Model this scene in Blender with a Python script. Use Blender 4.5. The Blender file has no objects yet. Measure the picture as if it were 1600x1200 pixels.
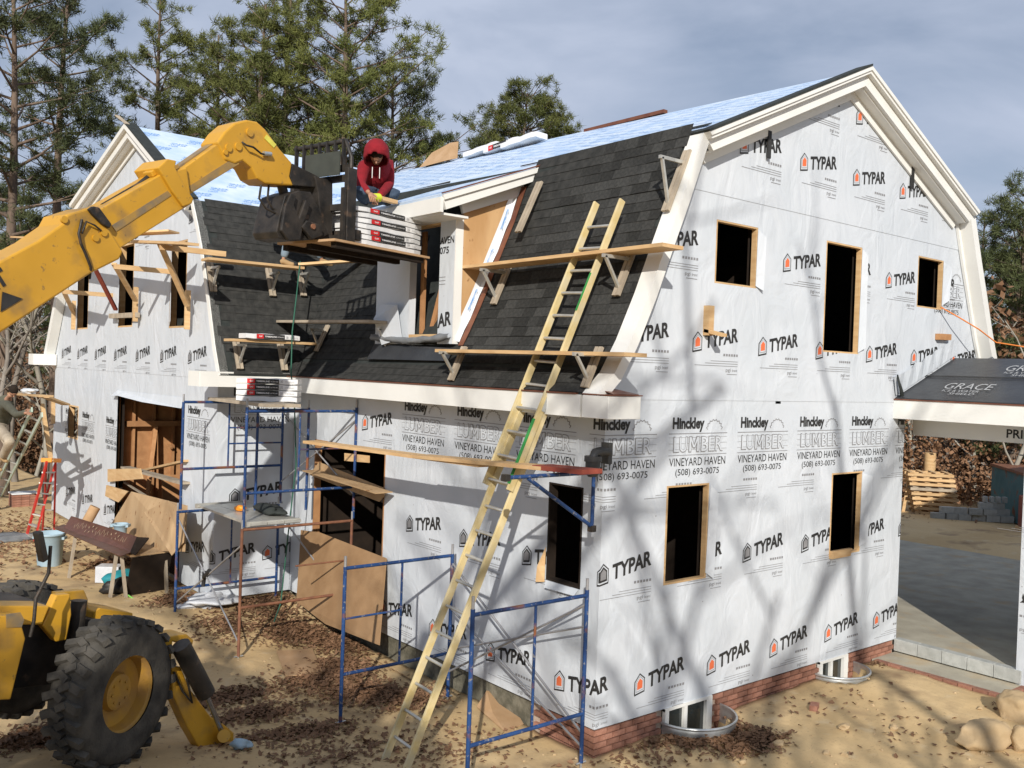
import bpy, bmesh, math, random
import numpy as np
from mathutils import Vector, Matrix, noise
random.seed(7); RNG = np.random.default_rng(7)
SC = bpy.context.scene
COL = SC.collection
R_ = math.radians
# ------------------------------------------------------------------ camera
CAM = Vector((-7.4919, -7.4854, 4.0720)); FOC = 1447.54
RT = Vector((0.77484453, -0.63120971, 0.03450005)); UP = Vector((-0.01784608, 0.03271202, 0.99930548))
FW = Vector((0.63189989, 0.77492207, -0.01408211))
cd = bpy.data.cameras.new('camera'); cam = bpy.data.objects.new('camera', cd); COL.objects.link(cam)
M3 = Matrix((RT, UP, -FW)).transposed()
cam.matrix_world = Matrix.Translation(CAM) @ M3.to_4x4()
cd.sensor_width = 36.0; cd.lens = 36.0 * FOC / 1600.0; cd.clip_start = .05; cd.clip_end = 2000
SC.camera = cam
SC.render.resolution_x = 1024; SC.render.resolution_y = 768
# ------------------------------------------------------------------ light
SUN_AZ = R_(49.0); SUN_EL = R_(26.5)      # direction the light travels, over the ground
w = bpy.data.worlds.new('World'); SC.world = w; w.use_nodes = True
nt = w.node_tree; nt.nodes.clear()
def N(nt, t, **k):
    n = nt.nodes.new(t)
    for a, b in k.items(): setattr(n, a, b)
    return n
out = N(nt, 'ShaderNodeOutputWorld'); bg = N(nt, 'ShaderNodeBackground'); bg.inputs[1].default_value = .068
sky = N(nt, 'ShaderNodeTexSky', sky_type='NISHITA', sun_disc=False, sun_elevation=SUN_EL)
# the sun stands at azimuth (SUN_AZ + 180) counter-clockwise from +X; sun_rotation counts clockwise from +Y
sky.sun_rotation = R_(90) - (SUN_AZ + math.pi)
sky.air_density = 1.0; sky.dust_density = .6; sky.ozone_density = 2.5
tc = N(nt, 'ShaderNodeTexCoord'); mp = N(nt, 'ShaderNodeMapping'); mp.inputs['Scale'].default_value = (1, 1, 2.6)
nz = N(nt, 'ShaderNodeTexNoise'); nz.inputs['Scale'].default_value = 3.2; nz.inputs['Detail'].default_value = 8; nz.inputs['Roughness'].default_value = .5
nz.inputs['Distortion'].default_value = .35
cr = N(nt, 'ShaderNodeValToRGB'); cr.color_ramp.elements[0].position = .34; cr.color_ramp.elements[1].position = .60
cr.color_ramp.elements[0].color = (.42, .42, .42, 1); cr.color_ramp.elements[1].color = (1, 1, 1, 1)
mx = N(nt, 'ShaderNodeMixRGB'); mx.inputs[2].default_value = (7.6, 8.6, 10.8, 1)
nt.links.new(tc.outputs['Generated'], mp.inputs[0]); nt.links.new(mp.outputs[0], nz.inputs[0])
nt.links.new(nz.outputs[0], cr.inputs[0]); nt.links.new(cr.outputs[0], mx.inputs[0])
nt.links.new(sky.outputs[0], mx.inputs[1]); nt.links.new(mx.outputs[0], bg.inputs[0]); nt.links.new(bg.outputs[0], out.inputs[0])
sl = bpy.data.lights.new('sun', 'SUN'); sl.energy = 5.0; sl.angle = R_(.53); sl.color = (1, .94, .85)
so = bpy.data.objects.new('sun', sl); COL.objects.link(so)
SD = Vector((math.cos(SUN_AZ) * math.cos(SUN_EL), math.sin(SUN_AZ) * math.cos(SUN_EL), -math.sin(SUN_EL)))
so.rotation_euler = SD.to_track_quat('-Z', 'Y').to_euler(); so.location = (-20, -24, 20)
SC.view_settings.view_transform = 'Standard'; SC.view_settings.look = 'None'
SC.view_settings.exposure = 0; SC.view_settings.gamma = 1; SC.view_settings.use_curve_mapping = False
SC.render.engine = 'CYCLES'
# ------------------------------------------------------------------ surveying helpers (photo pixel -> point on a plane of the place)
def ray(px, py):
    return (FW * FOC + RT * (px - 800) - UP * (py - 600)).normalized()
def at(px, py, ax, val):
    d = ray(px, py); i = 'xyz'.index(ax); return CAM + d * ((val - CAM[i]) / d[i])
def onp(px, py, p0, n):
    d = ray(px, py); return CAM + d * ((Vector(p0) - CAM).dot(n) / d.dot(n))
# ------------------------------------------------------------------ object helpers
def tag(o, label=None, cat=None, group=None, kind=None):
    if label: o['label'] = label
    if cat: o['category'] = cat
    if group: o['group'] = group
    if kind: o['kind'] = kind
    return o
def thing(name, label, cat, loc, group=None, rz=0):
    o = bpy.data.objects.new(name, None); COL.objects.link(o); o.location = loc; o.rotation_euler = (0, 0, rz)
    o.empty_display_size = .2
    return tag(o, label, cat, group)
def origin(o):
    v = Vector((0, 0, 0))
    while o is not None:
        v = v + Vector(o.location); o = o.parent
    return v
class MB:
    """collects shapes in world coordinates, builds ONE mesh object"""
    def __init__(s): s.v = []; s.f = []; s.mi = []; s.smooth = []
    def add(s, vs, fs, mi=0, sm=False):
        b = len(s.v); s.v.extend([tuple(v) for v in vs])
        for f in fs: s.f.append(tuple(i + b for i in f)); s.mi.append(mi); s.smooth.append(sm)
        return s
    def box(s, c, d, ax=None, mi=0, taper=1):
        c = Vector(c); X, Y, Z = ax if ax else (Vector((1, 0, 0)), Vector((0, 1, 0)), Vector((0, 0, 1)))
        vs = []
        for k in (-1, 1):
            t = taper if k == 1 else 1
            for i, j in ((-1, -1), (1, -1), (1, 1), (-1, 1)):
                vs.append(c + X * (i * d[0] / 2 * t) + Y * (j * d[1] / 2 * t) + Z * (k * d[2] / 2))
        return s.add(vs, [(3, 2, 1, 0), (4, 5, 6, 7), (0, 1, 5, 4), (1, 2, 6, 5), (2, 3, 7, 6), (3, 0, 4, 7)], mi)
    def beam(s, a, b, wd, h, up=(0, 0, 1), mi=0):
        a = Vector(a); b = Vector(b); X = (b - a); L = X.length; X.normalize()
        U = Vector(up); Y = U.cross(X)
        if Y.length < 1e-4: Y = Vector((1, 0, 0)).cross(X)
        Y.normalize(); Z = X.cross(Y)
        return s.box((a + b) / 2, (L, wd, h), (X, Y, Z), mi)
    def tube(s, a, b, r, n=8, r2=None, mi=0, caps=True):
        a = Vector(a); b = Vector(b); r2 = r if r2 is None else r2
        Z = (b - a).normalized(); X = Z.orthogonal().normalized(); Y = Z.cross(X)
        vs = []
        for p, q in ((a, r), (b, r2)):
            for i in range(n):
                t = 2 * math.pi * i / n; vs.append(p + X * (q * math.cos(t)) + Y * (q * math.sin(t)))
        s.add(vs, [(i, (i + 1) % n, n + (i + 1) % n, n + i) for i in range(n)], mi, True)
        if caps:
            s.add(vs[:n], [tuple(reversed(range(n)))], mi); s.add(vs[n:], [tuple(range(n))], mi)
        return s
    def path(s, pts, r, n=6, mi=0, r2=None):
        r2 = r if r2 is None else r2; pts = [Vector(p) for p in pts]; m = len(pts); vs = []
        pz = None
        for k, p in enumerate(pts):
            Z = (pts[min(k + 1, m - 1)] - pts[max(k - 1, 0)]).normalized()
            X = Z.orthogonal().normalized() if pz is None else (pz - Z * pz.dot(Z)).normalized()
            pz = X; Y = Z.cross(X); q = r + (r2 - r) * k / max(1, m - 1)
            for i in range(n):
                t = 2 * math.pi * i / n; vs.append(p + X * (q * math.cos(t)) + Y * (q * math.sin(t)))
        fs = [(k * n + i, k * n + (i + 1) % n, (k + 1) * n + (i + 1) % n, (k + 1) * n + i) for k in range(m - 1) for i in range(n)]
        s.add(vs, fs, mi, True); s.add(vs[:n], [tuple(reversed(range(n)))], mi); s.add(vs[-n:], [tuple(range(n))], mi)
        return s
    def prism(s, pts, ext, mi=0):
        """polygon (list of points) extruded by vector ext"""
        n = len(pts); pts = [Vector(p) for p in pts]; e = Vector(ext)
        vs = pts + [p + e for p in pts]
        return s.add(vs, [tuple(reversed(range(n))), tuple(range(n, 2 * n))] + [(i, (i + 1) % n, n + (i + 1) % n, n + i) for i in range(n)], mi)
    def disc(s, c, axis, r, th, n=24, mi=0):
        c = Vector(c); a = Vector(axis).normalized(); return s.tube(c - a * th / 2, c + a * th / 2, r, n, mi=mi)
    def build(s, name, mats, parent=None, bevel=0, kind=None, label=None):
        me = bpy.data.meshes.new(name); o0 = origin(parent) if parent else Vector((0, 0, 0))
        me.from_pydata([(v[0] - o0.x, v[1] - o0.y, v[2] - o0.z) for v in s.v], [], s.f)
        if not isinstance(mats, (list, tuple)): mats = [mats]
        for m in mats: me.materials.append(m)
        me.polygons.foreach_set('material_index', s.mi); me.polygons.foreach_set('use_smooth', s.smooth)
        me.validate(); me.update()
        o = bpy.data.objects.new(name, me); COL.objects.link(o)
        if parent: o.parent = parent
        if bevel:
            b = o.modifiers.new('bevel', 'BEVEL'); b.width = bevel; b.segments = 2; b.limit_method = 'ANGLE'; b.angle_limit = R_(40)
        if kind: o['kind'] = kind
        if label: o['label'] = label
        return o
def part(name, mesh, parent, M, label=None):
    """linked copy of a mesh, matrix M in world coordinates"""
    o = bpy.data.objects.new(name, mesh); COL.objects.link(o); o.parent = parent
    o.matrix_basis = Matrix.Translation(-origin(parent)) @ M
    return o
def copy_tree(o, parent=None):
    c = o.copy(); COL.objects.link(c)
    if parent: c.parent = parent
    for ch in o.children: copy_tree(ch, c)
    return c
# ------------------------------------------------------------------ materials
def mat(name, c1, c2=None, rough=.8, scale=6, bump=0, bscale=None, metal=0, stretch=None, rnd=0, spec=.3, detail=5, trans=0):
    m = bpy.data.materials.new(name); m.use_nodes = True; t = m.node_tree; b = t.nodes['Principled BSDF']
    b.inputs['Roughness'].default_value = rough; b.inputs['Metallic'].default_value = metal
    b.inputs['Specular IOR Level'].default_value = spec
    c2 = c2 or tuple(x * .8 for x in c1)
    co = N(t, 'ShaderNodeTexCoord'); mpp = N(t, 'ShaderNodeMapping')
    if stretch: mpp.inputs['Scale'].default_value = stretch
    t.links.new(co.outputs['Object'], mpp.inputs[0])
    nn = N(t, 'ShaderNodeTexNoise'); nn.inputs['Scale'].default_value = scale; nn.inputs['Detail'].default_value = detail
    t.links.new(mpp.outputs[0], nn.inputs[0])
    rp = N(t, 'ShaderNodeValToRGB'); rp.color_ramp.elements[0].position = .35; rp.color_ramp.elements[1].position = .65
    rp.color_ramp.elements[0].color = (*c1, 1); rp.color_ramp.elements[1].color = (*c2, 1)
    t.links.new(nn.outputs[0], rp.inputs[0]); last = rp.outputs[0]
    if rnd:
        oi = N(t, 'ShaderNodeObjectInfo'); mr = N(t, 'ShaderNodeMapRange'); mr.inputs[3].default_value = 1 - rnd; mr.inputs[4].default_value = 1 + rnd
        t.links.new(oi.outputs['Random'], mr.inputs[0]); hs = N(t, 'ShaderNodeHueSaturation')
        t.links.new(mr.outputs[0], hs.inputs['Value']); t.links.new(last, hs.inputs['Color']); last = hs.outputs[0]
    t.links.new(last, b.inputs['Base Color'])
    if bump:
        n2 = N(t, 'ShaderNodeTexNoise'); n2.inputs['Scale'].default_value = bscale or scale * 3; n2.inputs['Detail'].default_value = 6
        t.links.new(mpp.outputs[0], n2.inputs[0]); bp = N(t, 'ShaderNodeBump'); bp.inputs['Strength'].default_value = bump; bp.inputs['Distance'].default_value = .02
        t.links.new(n2.outputs[0], bp.inputs['Height']); t.links.new(bp.outputs[0], b.inputs['Normal'])
    return m
def over(m, col, scale, lo, hi, rough=None, detail=4, stretch=None, amt=1.0):
    """lay a second, blotchy colour over the base colour (rust, dirt, stains)"""
    t = m.node_tree; b = t.nodes['Principled BSDF']; src = b.inputs['Base Color'].links[0].from_socket
    co = N(t, 'ShaderNodeTexCoord'); mpp = N(t, 'ShaderNodeMapping')
    if stretch: mpp.inputs['Scale'].default_value = stretch
    nn = N(t, 'ShaderNodeTexNoise'); nn.inputs['Scale'].default_value = scale; nn.inputs['Detail'].default_value = detail
    t.links.new(co.outputs['Object'], mpp.inputs[0]); t.links.new(mpp.outputs[0], nn.inputs[0])
    mr = N(t, 'ShaderNodeMapRange'); mr.inputs[1].default_value = lo; mr.inputs[2].default_value = hi; mr.inputs[4].default_value = amt
    t.links.new(nn.outputs[0], mr.inputs[0]); mxx = N(t, 'ShaderNodeMixRGB'); mxx.inputs[2].default_value = (*col, 1)
    t.links.new(mr.outputs[0], mxx.inputs[0]); t.links.new(src, mxx.inputs[1]); t.links.new(mxx.outputs[0], b.inputs['Base Color'])
    return m
M = {}
M['wrap'] = mat('house wrap', (.52, .56, .605), (.57, .605, .65), .5, 1.3, .3, 2.2, spec=.3)
def wrap_detail(m):
    t = m.node_tree; b = t.nodes['Principled BSDF']; co = N(t, 'ShaderNodeTexCoord')
    # staple dots
    vo = N(t, 'ShaderNodeTexVoronoi'); vo.inputs['Scale'].default_value = 3.4; vo.inputs['Randomness'].default_value = .35
    t.links.new(co.outputs['Object'], vo.inputs[0]); cp = N(t, 'ShaderNodeMath', operation='LESS_THAN'); cp.inputs[1].default_value = .030
    t.links.new(vo.outputs['Distance'], cp.inputs[0]); src = b.inputs['Base Color'].links[0].from_socket
    x = N(t, 'ShaderNodeMixRGB'); x.inputs[2].default_value = (.25, .25, .26, 1)
    t.links.new(cp.outputs[0], x.inputs[0]); t.links.new(src, x.inputs[1]); t.links.new(x.outputs[0], b.inputs['Base Color'])
    # long soft creases
    mpp = N(t, 'ShaderNodeMapping'); mpp.inputs['Scale'].default_value = (.8, .8, .5); mpp.inputs['Rotation'].default_value = (.3, .7, .2)
    n3 = N(t, 'ShaderNodeTexNoise'); n3.inputs['Scale'].default_value = 2.6; n3.inputs['Detail'].default_value = 3; n3.inputs['Distortion'].default_value = 1.4
    t.links.new(co.outputs['Object'], mpp.inputs[0]); t.links.new(mpp.outputs[0], n3.inputs[0])
    bp = N(t, 'ShaderNodeBump'); bp.inputs['Strength'].default_value = .55; bp.inputs['Distance'].default_value = .05
    old = b.inputs['Normal'].links[0].from_socket
    t.links.new(n3.outputs[0], bp.inputs['Height']); t.links.new(old, bp.inputs['Normal']); t.links.new(bp.outputs[0], b.inputs['Normal'])
wrap_detail(M['wrap'])
M['black'] = mat('black print', (.02, .02, .02), (.035, .035, .035), .6)
M['orange'] = mat('orange print', (.72, .16, .06), (.66, .15, .06), .6)
M['grey'] = mat('grey print', (.2, .2, .21), (.26, .26, .27), .6)
M['lgrey'] = mat('pale grey print', (.36, .37, .38), (.4, .41, .42), .6)
M['trim'] = mat('white trim board', (.70, .70, .67), (.75, .75, .72), .5, 2, .05)
M['shingle'] = mat('charcoal shingle', (.038, .039, .038), (.060, .060, .057), .93, 26, .7, 240, rnd=.32, spec=.08)
M['shingle_far'] = mat('charcoal shingle field', (.037, .038, .037), (.060, .060, .057), .93, 9, .7, 240, spec=.08)
M['felt'] = mat('black roofing felt', (.022, .027, .026), (.035, .04, .038), .85, 8, .3, 40)
M['copper'] = mat('brown drip edge', (.16, .06, .04), (.22, .09, .05), .4, 6, metal=.3)
M['blue_under'] = mat('blue and white roof underlay', (.42, .56, .76), (.60, .69, .80), .45, 2.0, .3, 6, stretch=(1, 1, 1))
M['blue_print'] = mat('blue underlay print', (.09, .28, .62), (.15, .35, .66), .5)
M['white_film'] = mat('white film', (.70, .74, .78), (.78, .8, .82), .35, 3, .4, 5)
M['osb'] = mat('orange board', (.34, .17, .075), (.42, .22, .10), .8, 7, .2, 60, rnd=.12)
M['ply'] = mat('plywood', (.36, .235, .125), (.46, .32, .18), .75, 3, .1, 30, stretch=(1, 1, .35), rnd=.1)
over(M['ply'], (.20, .09, .03), 9, .70, .76, detail=1)
M['plydark'] = mat('brown plywood', (.25, .15, .075), (.32, .20, .105), .75, 3, .1, 30)
M['knotty'] = mat('knotty plywood', (.46, .27, .12), (.56, .36, .18), .7, 4, .1, 30, stretch=(1, 1, .3))
over(M['knotty'], (.20, .085, .03), 11, .66, .76, detail=1, stretch=(1, 1, .8))
M['lumber'] = mat('fresh lumber', (.52, .33, .16), (.62, .43, .23), .7, 5, .1, 50, stretch=(.6, .6, 3), rnd=.15)
M['oldwood'] = mat('weathered lumber', (.30, .25, .19), (.40, .34, .26), .85, 5, .2, 40, rnd=.15)
M['redwood'] = mat('red stained board end', (.24, .05, .035), (.30, .075, .045), .7)
M['dark'] = mat('shade-dark interior board', (.014, .009, .006), (.022, .014, .009), .9, 6)  # near black: puts the shade of the unlit rooms into the colour
M['brick'] = mat('red brick', (.26, .12, .08), (.34, .17, .12), .85, 14, .5, 70, rnd=.25)
M['mortar'] = mat('mortar', (.42, .33, .26), (.5, .4, .32), .9, 18, .4, 60)
M['concrete'] = mat('concrete', (.32, .295, .235), (.42, .39, .31), .85, 2.2, .3, 30)
over(M['concrete'], (.42, .30, .16), 1.7, .55, .7, amt=.6)
M['block'] = mat('grey concrete block', (.34, .35, .33), (.42, .43, .41), .9, 8, .4, 60, rnd=.12)
M['galv'] = mat('galvanised steel', (.48, .50, .50), (.60, .62, .62), .35, 12, metal=.75)
M['alu'] = mat('aluminium', (.50, .49, .45), (.60, .59, .54), .42, 9, .1, 40, metal=.6)
M['yellowrail'] = mat('yellow fibreglass rail', (.56, .44, .20), (.64, .54, .32), .5, 6, .05, rnd=.05)
over(M['yellowrail'], (.55, .50, .36), 5, .5, .65, amt=.5)
M['greenpaint'] = mat('green marker', (.03, .22, .05), (.05, .28, .07), .6)
M['scaf'] = mat('blue scaffold paint', (.016, .045, .14), (.022, .065, .19), .42, 5)
over(M['scaf'], (.20, .20, .22), 26, .60, .66); over(M['scaf'], (.20, .08, .04), 3.2, .58, .68)
M['rust'] = mat('rusty scaffold paint', (.16, .07, .045), (.24, .11, .06), .7, 9, .2, 60)
over(M['rust'], (.04, .06, .14), 4, .62, .7)
M['zinc'] = mat('zinc brace tube', (.32, .32, .33), (.42, .42, .43), .4, 8, metal=.5)
M['cat'] = mat('yellow machine paint', (.52, .275, .02), (.58, .31, .028), .38, 2, .05, spec=.5)
over(M['cat'], (.20, .13, .06), 2.6, .56, .75, amt=.75); over(M['cat'], (.12, .08, .05), 14, .66, .72, amt=.6)
M['catgrime'] = mat('greasy boom slide', (.16, .14, .11), (.36, .22, .06), .5, 5, .1, stretch=(1, 1, 1))
M['iron'] = mat('black machine steel', (.018, .017, .016), (.05, .042, .035), .5, 5, .2, 30, metal=.2, spec=.4)
over(M['iron'], (.14, .09, .06), 7, .62, .74, amt=.7)
M['rod'] = mat('chrome rod', (.35, .40, .55), (.45, .5, .62), .15, 4, metal=1)
M['rubber'] = mat('dusty rubber', (.035, .033, .030), (.085, .078, .066), .9, 5, .4, 40)
M['wheel'] = mat('wheel yellow', (.40, .22, .03), (.30, .17, .05), .55, 6, .1)
M['sand'] = mat('sand', (.47, .33, .165), (.57, .42, .23), .95, .55, .8, 5)
over(M['sand'], (.20, .13, .075), 1.1, .55, .72, amt=.85, detail=8); over(M['sand'], (.56, .45, .29), 3.0, .60, .75, amt=.7, detail=8); over(M['sand'], (.24, .17, .10), 28, .62, .70, amt=.5)
M['slab'] = mat('shade-dark slab', (.035, .032, .028), (.06, .055, .047), .95, 1.2, .3, 8)  # unused; near-black base stands for shade on the slab
M['leaf'] = mat('dry oak leaf', (.16, .085, .045), (.24, .135, .075), .8, 3, rnd=.3)
M['leaf2'] = mat('brown leaf', (.22, .135, .075), (.12, .07, .04), .8, 2)
M['needle'] = mat('pine needles', (.075, .090, .022), (.125, .135, .036), .75, .8, rnd=.2)
M['needle2'] = mat('dark pine needles', (.045, .060, .022), (.080, .092, .034), .75, .8, rnd=.2)
M['bark'] = mat('pine bark', (.115, .085, .065), (.17, .125, .095), .95, 6, .8, 20, stretch=(1, 1, .3))
M['greybark'] = mat('grey bark', (.26, .24, .20), (.36, .34, .29), .95, 4, .5, 20, stretch=(1, 1, .3))
M['twig'] = mat('grey twig', (.17, .15, .13), (.24, .215, .185), .95, 4)
M['cardboard'] = mat('cardboard', (.40, .25, .13), (.46, .30, .17), .85, 4, .2)
M['paperbrown'] = mat('dark brown coil sheet', (.085, .035, .022), (.12, .05, .032), .38, 4, .2)
M['scratch'] = mat('tan scuffs', (.34, .24, .15), (.40, .28, .18), .6)
M['bin'] = mat('pale blue plastic', (.30, .42, .50), (.36, .47, .54), .5, 3)
M['red'] = mat('red ladder fibreglass', (.50, .035, .025), (.42, .03, .02), .5, 5)
M['orangecap'] = mat('orange plastic', (.80, .28, .02), (.75, .25, .02), .45)
M['hoodie'] = mat('dark red fleece', (.24, .012, .02), (.19, .010, .016), .95, 9, .5, 25)
M['denim'] = mat('blue denim', (.035, .055, .09), (.06, .09, .14), .95, 9, .3, 40)
M['paledenim'] = mat('pale denim', (.16, .22, .28), (.22, .28, .33), .95, 9, .3, 40)
M['skin'] = mat('skin', (.36, .19, .12), (.40, .22, .145), .6, 8)
M['olive'] = mat('olive jacket', (.075, .075, .055), (.10, .10, .075), .95, 6, .3)
M['tanboot'] = mat('tan boot', (.36, .24, .12), (.30, .20, .1), .8)
M['bundle'] = mat('white shingle wrapper', (.66, .67, .68), (.74, .74, .74), .4, 3, .4, 7, rnd=.06)
M['labelred'] = mat('red label', (.55, .02, .025), (.5, .02, .02), .5)
M['labelwhite'] = mat('white lettering', (.75, .75, .75), (.7, .7, .7), .5)
M['boulder'] = mat('sandstone boulder', (.36, .26, .145), (.45, .335, .20), .9, 2.5, .7, 12)
M['bag'] = mat('plastic bag', (.50, .52, .56), (.62, .64, .67), .4, 5, .6)
M['teal'] = mat('teal container paint', (.045, .13, .15), (.07, .17, .19), .7, 2, .2)
over(M['teal'], (.16, .07, .04), 2, .58, .68)
M['redwrap'] = mat('red shrink wrap', (.20, .045, .035), (.28, .08, .06), .35, 5, .5)
M['tealhose'] = mat('teal tool', (.02, .22, .26), (.03, .26, .3), .5)
M['lime'] = mat('green cord', (.16, .42, .06), (.2, .5, .1), .6)
M['cord'] = mat('dark green cord', (.02, .09, .06), (.03, .12, .08), .6)
M['orangecord'] = mat('orange cord', (.7, .22, .05), (.7, .22, .05), .6)
M['meter'] = mat('dark grey plastic', (.045, .045, .045), (.06, .06, .06), .45)
M['glass'] = mat('window glass', (.02, .025, .025), (.03, .035, .035), .06, 2, spec=.8)
M['blackmem'] = mat('black ice and water membrane', (.028, .030, .034), (.04, .043, .047), .38, 3, .3, 8, spec=.4)
M['greymem'] = mat('grey membrane', (.15, .16, .17), (.2, .21, .22), .4, 5, .5, 8)
# ------------------------------------------------------------------ lettering
_tc = {}
def glyphs(txt, bold=0.0, spacing=1.0):
    k = (txt, bold, spacing)
    if k in _tc: return _tc[k]
    cu = bpy.data.curves.new('t', 'FONT'); cu.body = txt; cu.offset = bold; cu.resolution_u = 3; cu.space_character = spacing
    o = bpy.data.objects.new('t', cu); me = o.to_mesh()
    vs = np.array([v.co[:2] for v in me.vertices]) if len(me.vertices) else np.zeros((0, 2)); fs = [tuple(p.vertices) for p in me.polygons]
    o.to_mesh_clear(); bpy.data.objects.remove(o); bpy.data.curves.remove(cu)
    mn = vs.min(0); mxx = vs.max(0); vs = (vs - mn) / (mxx - mn)
    _tc[k] = (vs, fs); return _tc[k]
class Sheet2D:
    """flat print collected in wall coordinates (u, z, d) before being laid on the wall"""
    def __init__(s): s.v = []; s.f = []; s.m = []
    def text(s, txt, u, z, w_, h, mi=0, bold=.02, shear=0, d=0, spacing=1.0, slant=0):
        vs, fs = glyphs(txt, bold, spacing); b = len(s.v)
        for x, y in vs: s.v.append((u + x * w_ + slant * y * h, z + y * h + shear * x * w_, d))
        for f in fs: s.f.append(tuple(i + b for i in f)); s.m.append(mi)
    def poly(s, pts, mi=0, d=0):
        b = len(s.v); s.v.extend([(p[0], p[1], d) for p in pts]); s.f.append(tuple(range(b, b + len(pts)))); s.m.append(mi)
    def rect(s, u0, z0, u1, z1, mi=0, d=0, shear=0):
        k = shear * (u1 - u0); s.poly([(u0, z0), (u1, z0 + k), (u1, z1 + k), (u0, z1)], mi, d)
def clip_map(vs, fs, ms, lines, keep, fmap):
    bm = bmesh.new(); bv = [bm.verts.new(v) for v in vs]
    for f, m in zip(fs, ms):
        try: q = bm.faces.new([bv[i] for i in f]); q.material_index = m
        except ValueError: pass
    for (pu, pz, nu, nz_) in lines:
        bmesh.ops.bisect_plane(bm, geom=bm.verts[:] + bm.edges[:] + bm.faces[:], plane_co=(pu, pz, 0), plane_no=(nu, nz_, 0), dist=1e-5)
    dead = []
    for f in bm.faces:
        c = f.calc_center_median()
        if not keep(c.x, c.y): dead.append(f)
    bmesh.ops.delete(bm, geom=dead, context='FACES')
    bm.verts.ensure_lookup_table(); bm.verts.index_update()
    V = [fmap(v.co.x, v.co.y, v.co.z) for v in bm.verts]; F = [tuple(v.index for v in f.verts) for f in bm.faces]; MI = [f.material_index for f in bm.faces]
    bm.free(); return V, F, MI
def inpoly(x, y, P):
    r = False; n = len(P)
    for i in range(n):
        x1, y1 = P[i]; x2, y2 = P[(i + 1) % n]
        if (y1 > y) != (y2 > y) and x < (x2 - x1) * (y - y1) / (y2 - y1) + x1: r = not r
    return r
def edge_lines(P):
    L = []
    for i in range(len(P)):
        x1, y1 = P[i]; x2, y2 = P[(i + 1) % len(P)]; L.append((x1, y1, -(y2 - y1), x2 - x1))
    return L
def hole_lines(H):
    L = []
    for (a, b, c, d) in H: L += [(a, 0, 1, 0), (b, 0, 1, 0), (0, c, 0, 1), (0, d, 0, 1)]
    return L
PITCH = 1.34
def house_icon(S, u, z, h, mi, shear=.17):
    w2 = h * .36
    def pent(k, m, d):
        a = w2 * k; hh = h * .5 * k; cz = z
        S.poly([(u - a, cz - hh - shear * a), (u + a, cz - hh + shear * a), (u + a, cz + hh * .35 + shear * a), (u, cz + hh), (u - a, cz + hh * .35 - shear * a)], m, d)
    pent(1.0, 0, 0); pent(.84, 3, .0015); pent(.70, 0, .003); pent(.66, 0 if mi == 0 else 3, .0035); pent(.5, mi if mi else 2, .005)
def logo(S, u, z, mi=1, fine=True, typ=True, sc=1.0):
    """u,z = centre of the icon"""
    if typ:
        house_icon(S, u, z, .25 * sc, mi); S.text('TYPAR', u + .15 * sc, z - .085 * sc, .66 * sc, .185 * sc, 0, .035, .17)
    if fine:
        r = u + .82 * sc
        for k in range(6): S.rect(r - .30 * sc + k * .052 * sc, z - .165 * sc, r - .265 * sc + k * .052 * sc, z - .135 * sc, 2, 0)
        for k, (L) in enumerate((.55, .66, .86)): S.rect(r - L * sc, z - (.215 + .03 * k) * sc - .02, r, z - (.209 + .03 * k) * sc - .02, 2)
        S.text('pgi', r - .24 * sc, z - .375 * sc, .1 * sc, .055 * sc, 2, .0); S.text('brand', r - .11 * sc, z - .36 * sc, .1 * sc, .032 * sc, 2, .0)
        S.rect(r - .22 * sc, z - .40 * sc, r - .01, z - .393 * sc, 2)
def hinckley(S, u, z):
    """u,z = top left of the block"""
    S.text('Hinckley', u, z - .185, .60, .185, 0, .045, 0)
    # half saw blade
    c = (u + .80, z - .155)
    pts = []
    for k in range(17):
        a = math.pi * k / 16; r = .17 if k % 2 else .145; pts.append((c[0] + r * math.cos(a), c[1] + r * math.sin(a) * .8))
    for k in range(16):
        p, q = pts[k], pts[k + 1]; S.poly([p, q, (c[0] + (q[0] - c[0]) * .9, c[1] + (q[1] - c[1]) * .9), (c[0] + (p[0] - c[0]) * .9, c[1] + (p[1] - c[1]) * .9)], 2)
    S.rect(u - .06, z - .175 - .03, u + 1.06, z - .17 - .026, 2); S.rect(u - .06, z - .47, u + 1.06, z - .463, 2)
    for k in range(3): S.rect(u - .06, z - .25 - .075 * k, u + 1.06, z - .245 - .075 * k, 4)
    for (tx, x0, x1) in (('LU', .02, .285), ('BER', .54, .98)):
        S.text(tx, u + x0, z - .435, x1 - x0, .2, 2, .03, 0, .001); S.text(tx, u + x0 + .013, z - .424, x1 - x0 - .026, .178, 3, .004, 0, .003)
    for (k_, m_, d_) in ((1.0, 2, .001), (.55, 3, .003)):
        t_ = .028 * k_; L0, L1, zb, zt = u + .335, u + .485, z - .435 + (1 - k_) * .025, z - .235 - (1 - k_) * .025
        S.poly([(L0 - t_, zb), (L0 + t_, zb), (L0 + t_, zt), (L0 - t_, zt)], m_, d_); S.poly([(L1 - t_, zb), (L1 + t_, zb), (L1 + t_, zt), (L1 - t_, zt)], m_, d_)
        mc = (L0 + L1) / 2
        S.poly([(L0 - t_ * .6, zt), (L0 + t_ * 1.3, zt), (mc + t_ * .7, zb + .05), (mc - t_ * .9, zb + .05)], m_, d_ + .0004); S.poly([(L1 + t_ * .6, zt), (mc + t_ * .9, zb + .05), (mc - t_ * .7, zb + .05), (L1 - t_ * 1.3, zt)], m_, d_ + .0008)
    S.text('VINEYARD HAVEN', u - .04, z - .60, 1.08, .10, 0, .0, 0); S.text('(508) 693-0075', u + .08, z - .74, .84, .105, 0, .0, 0)
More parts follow.
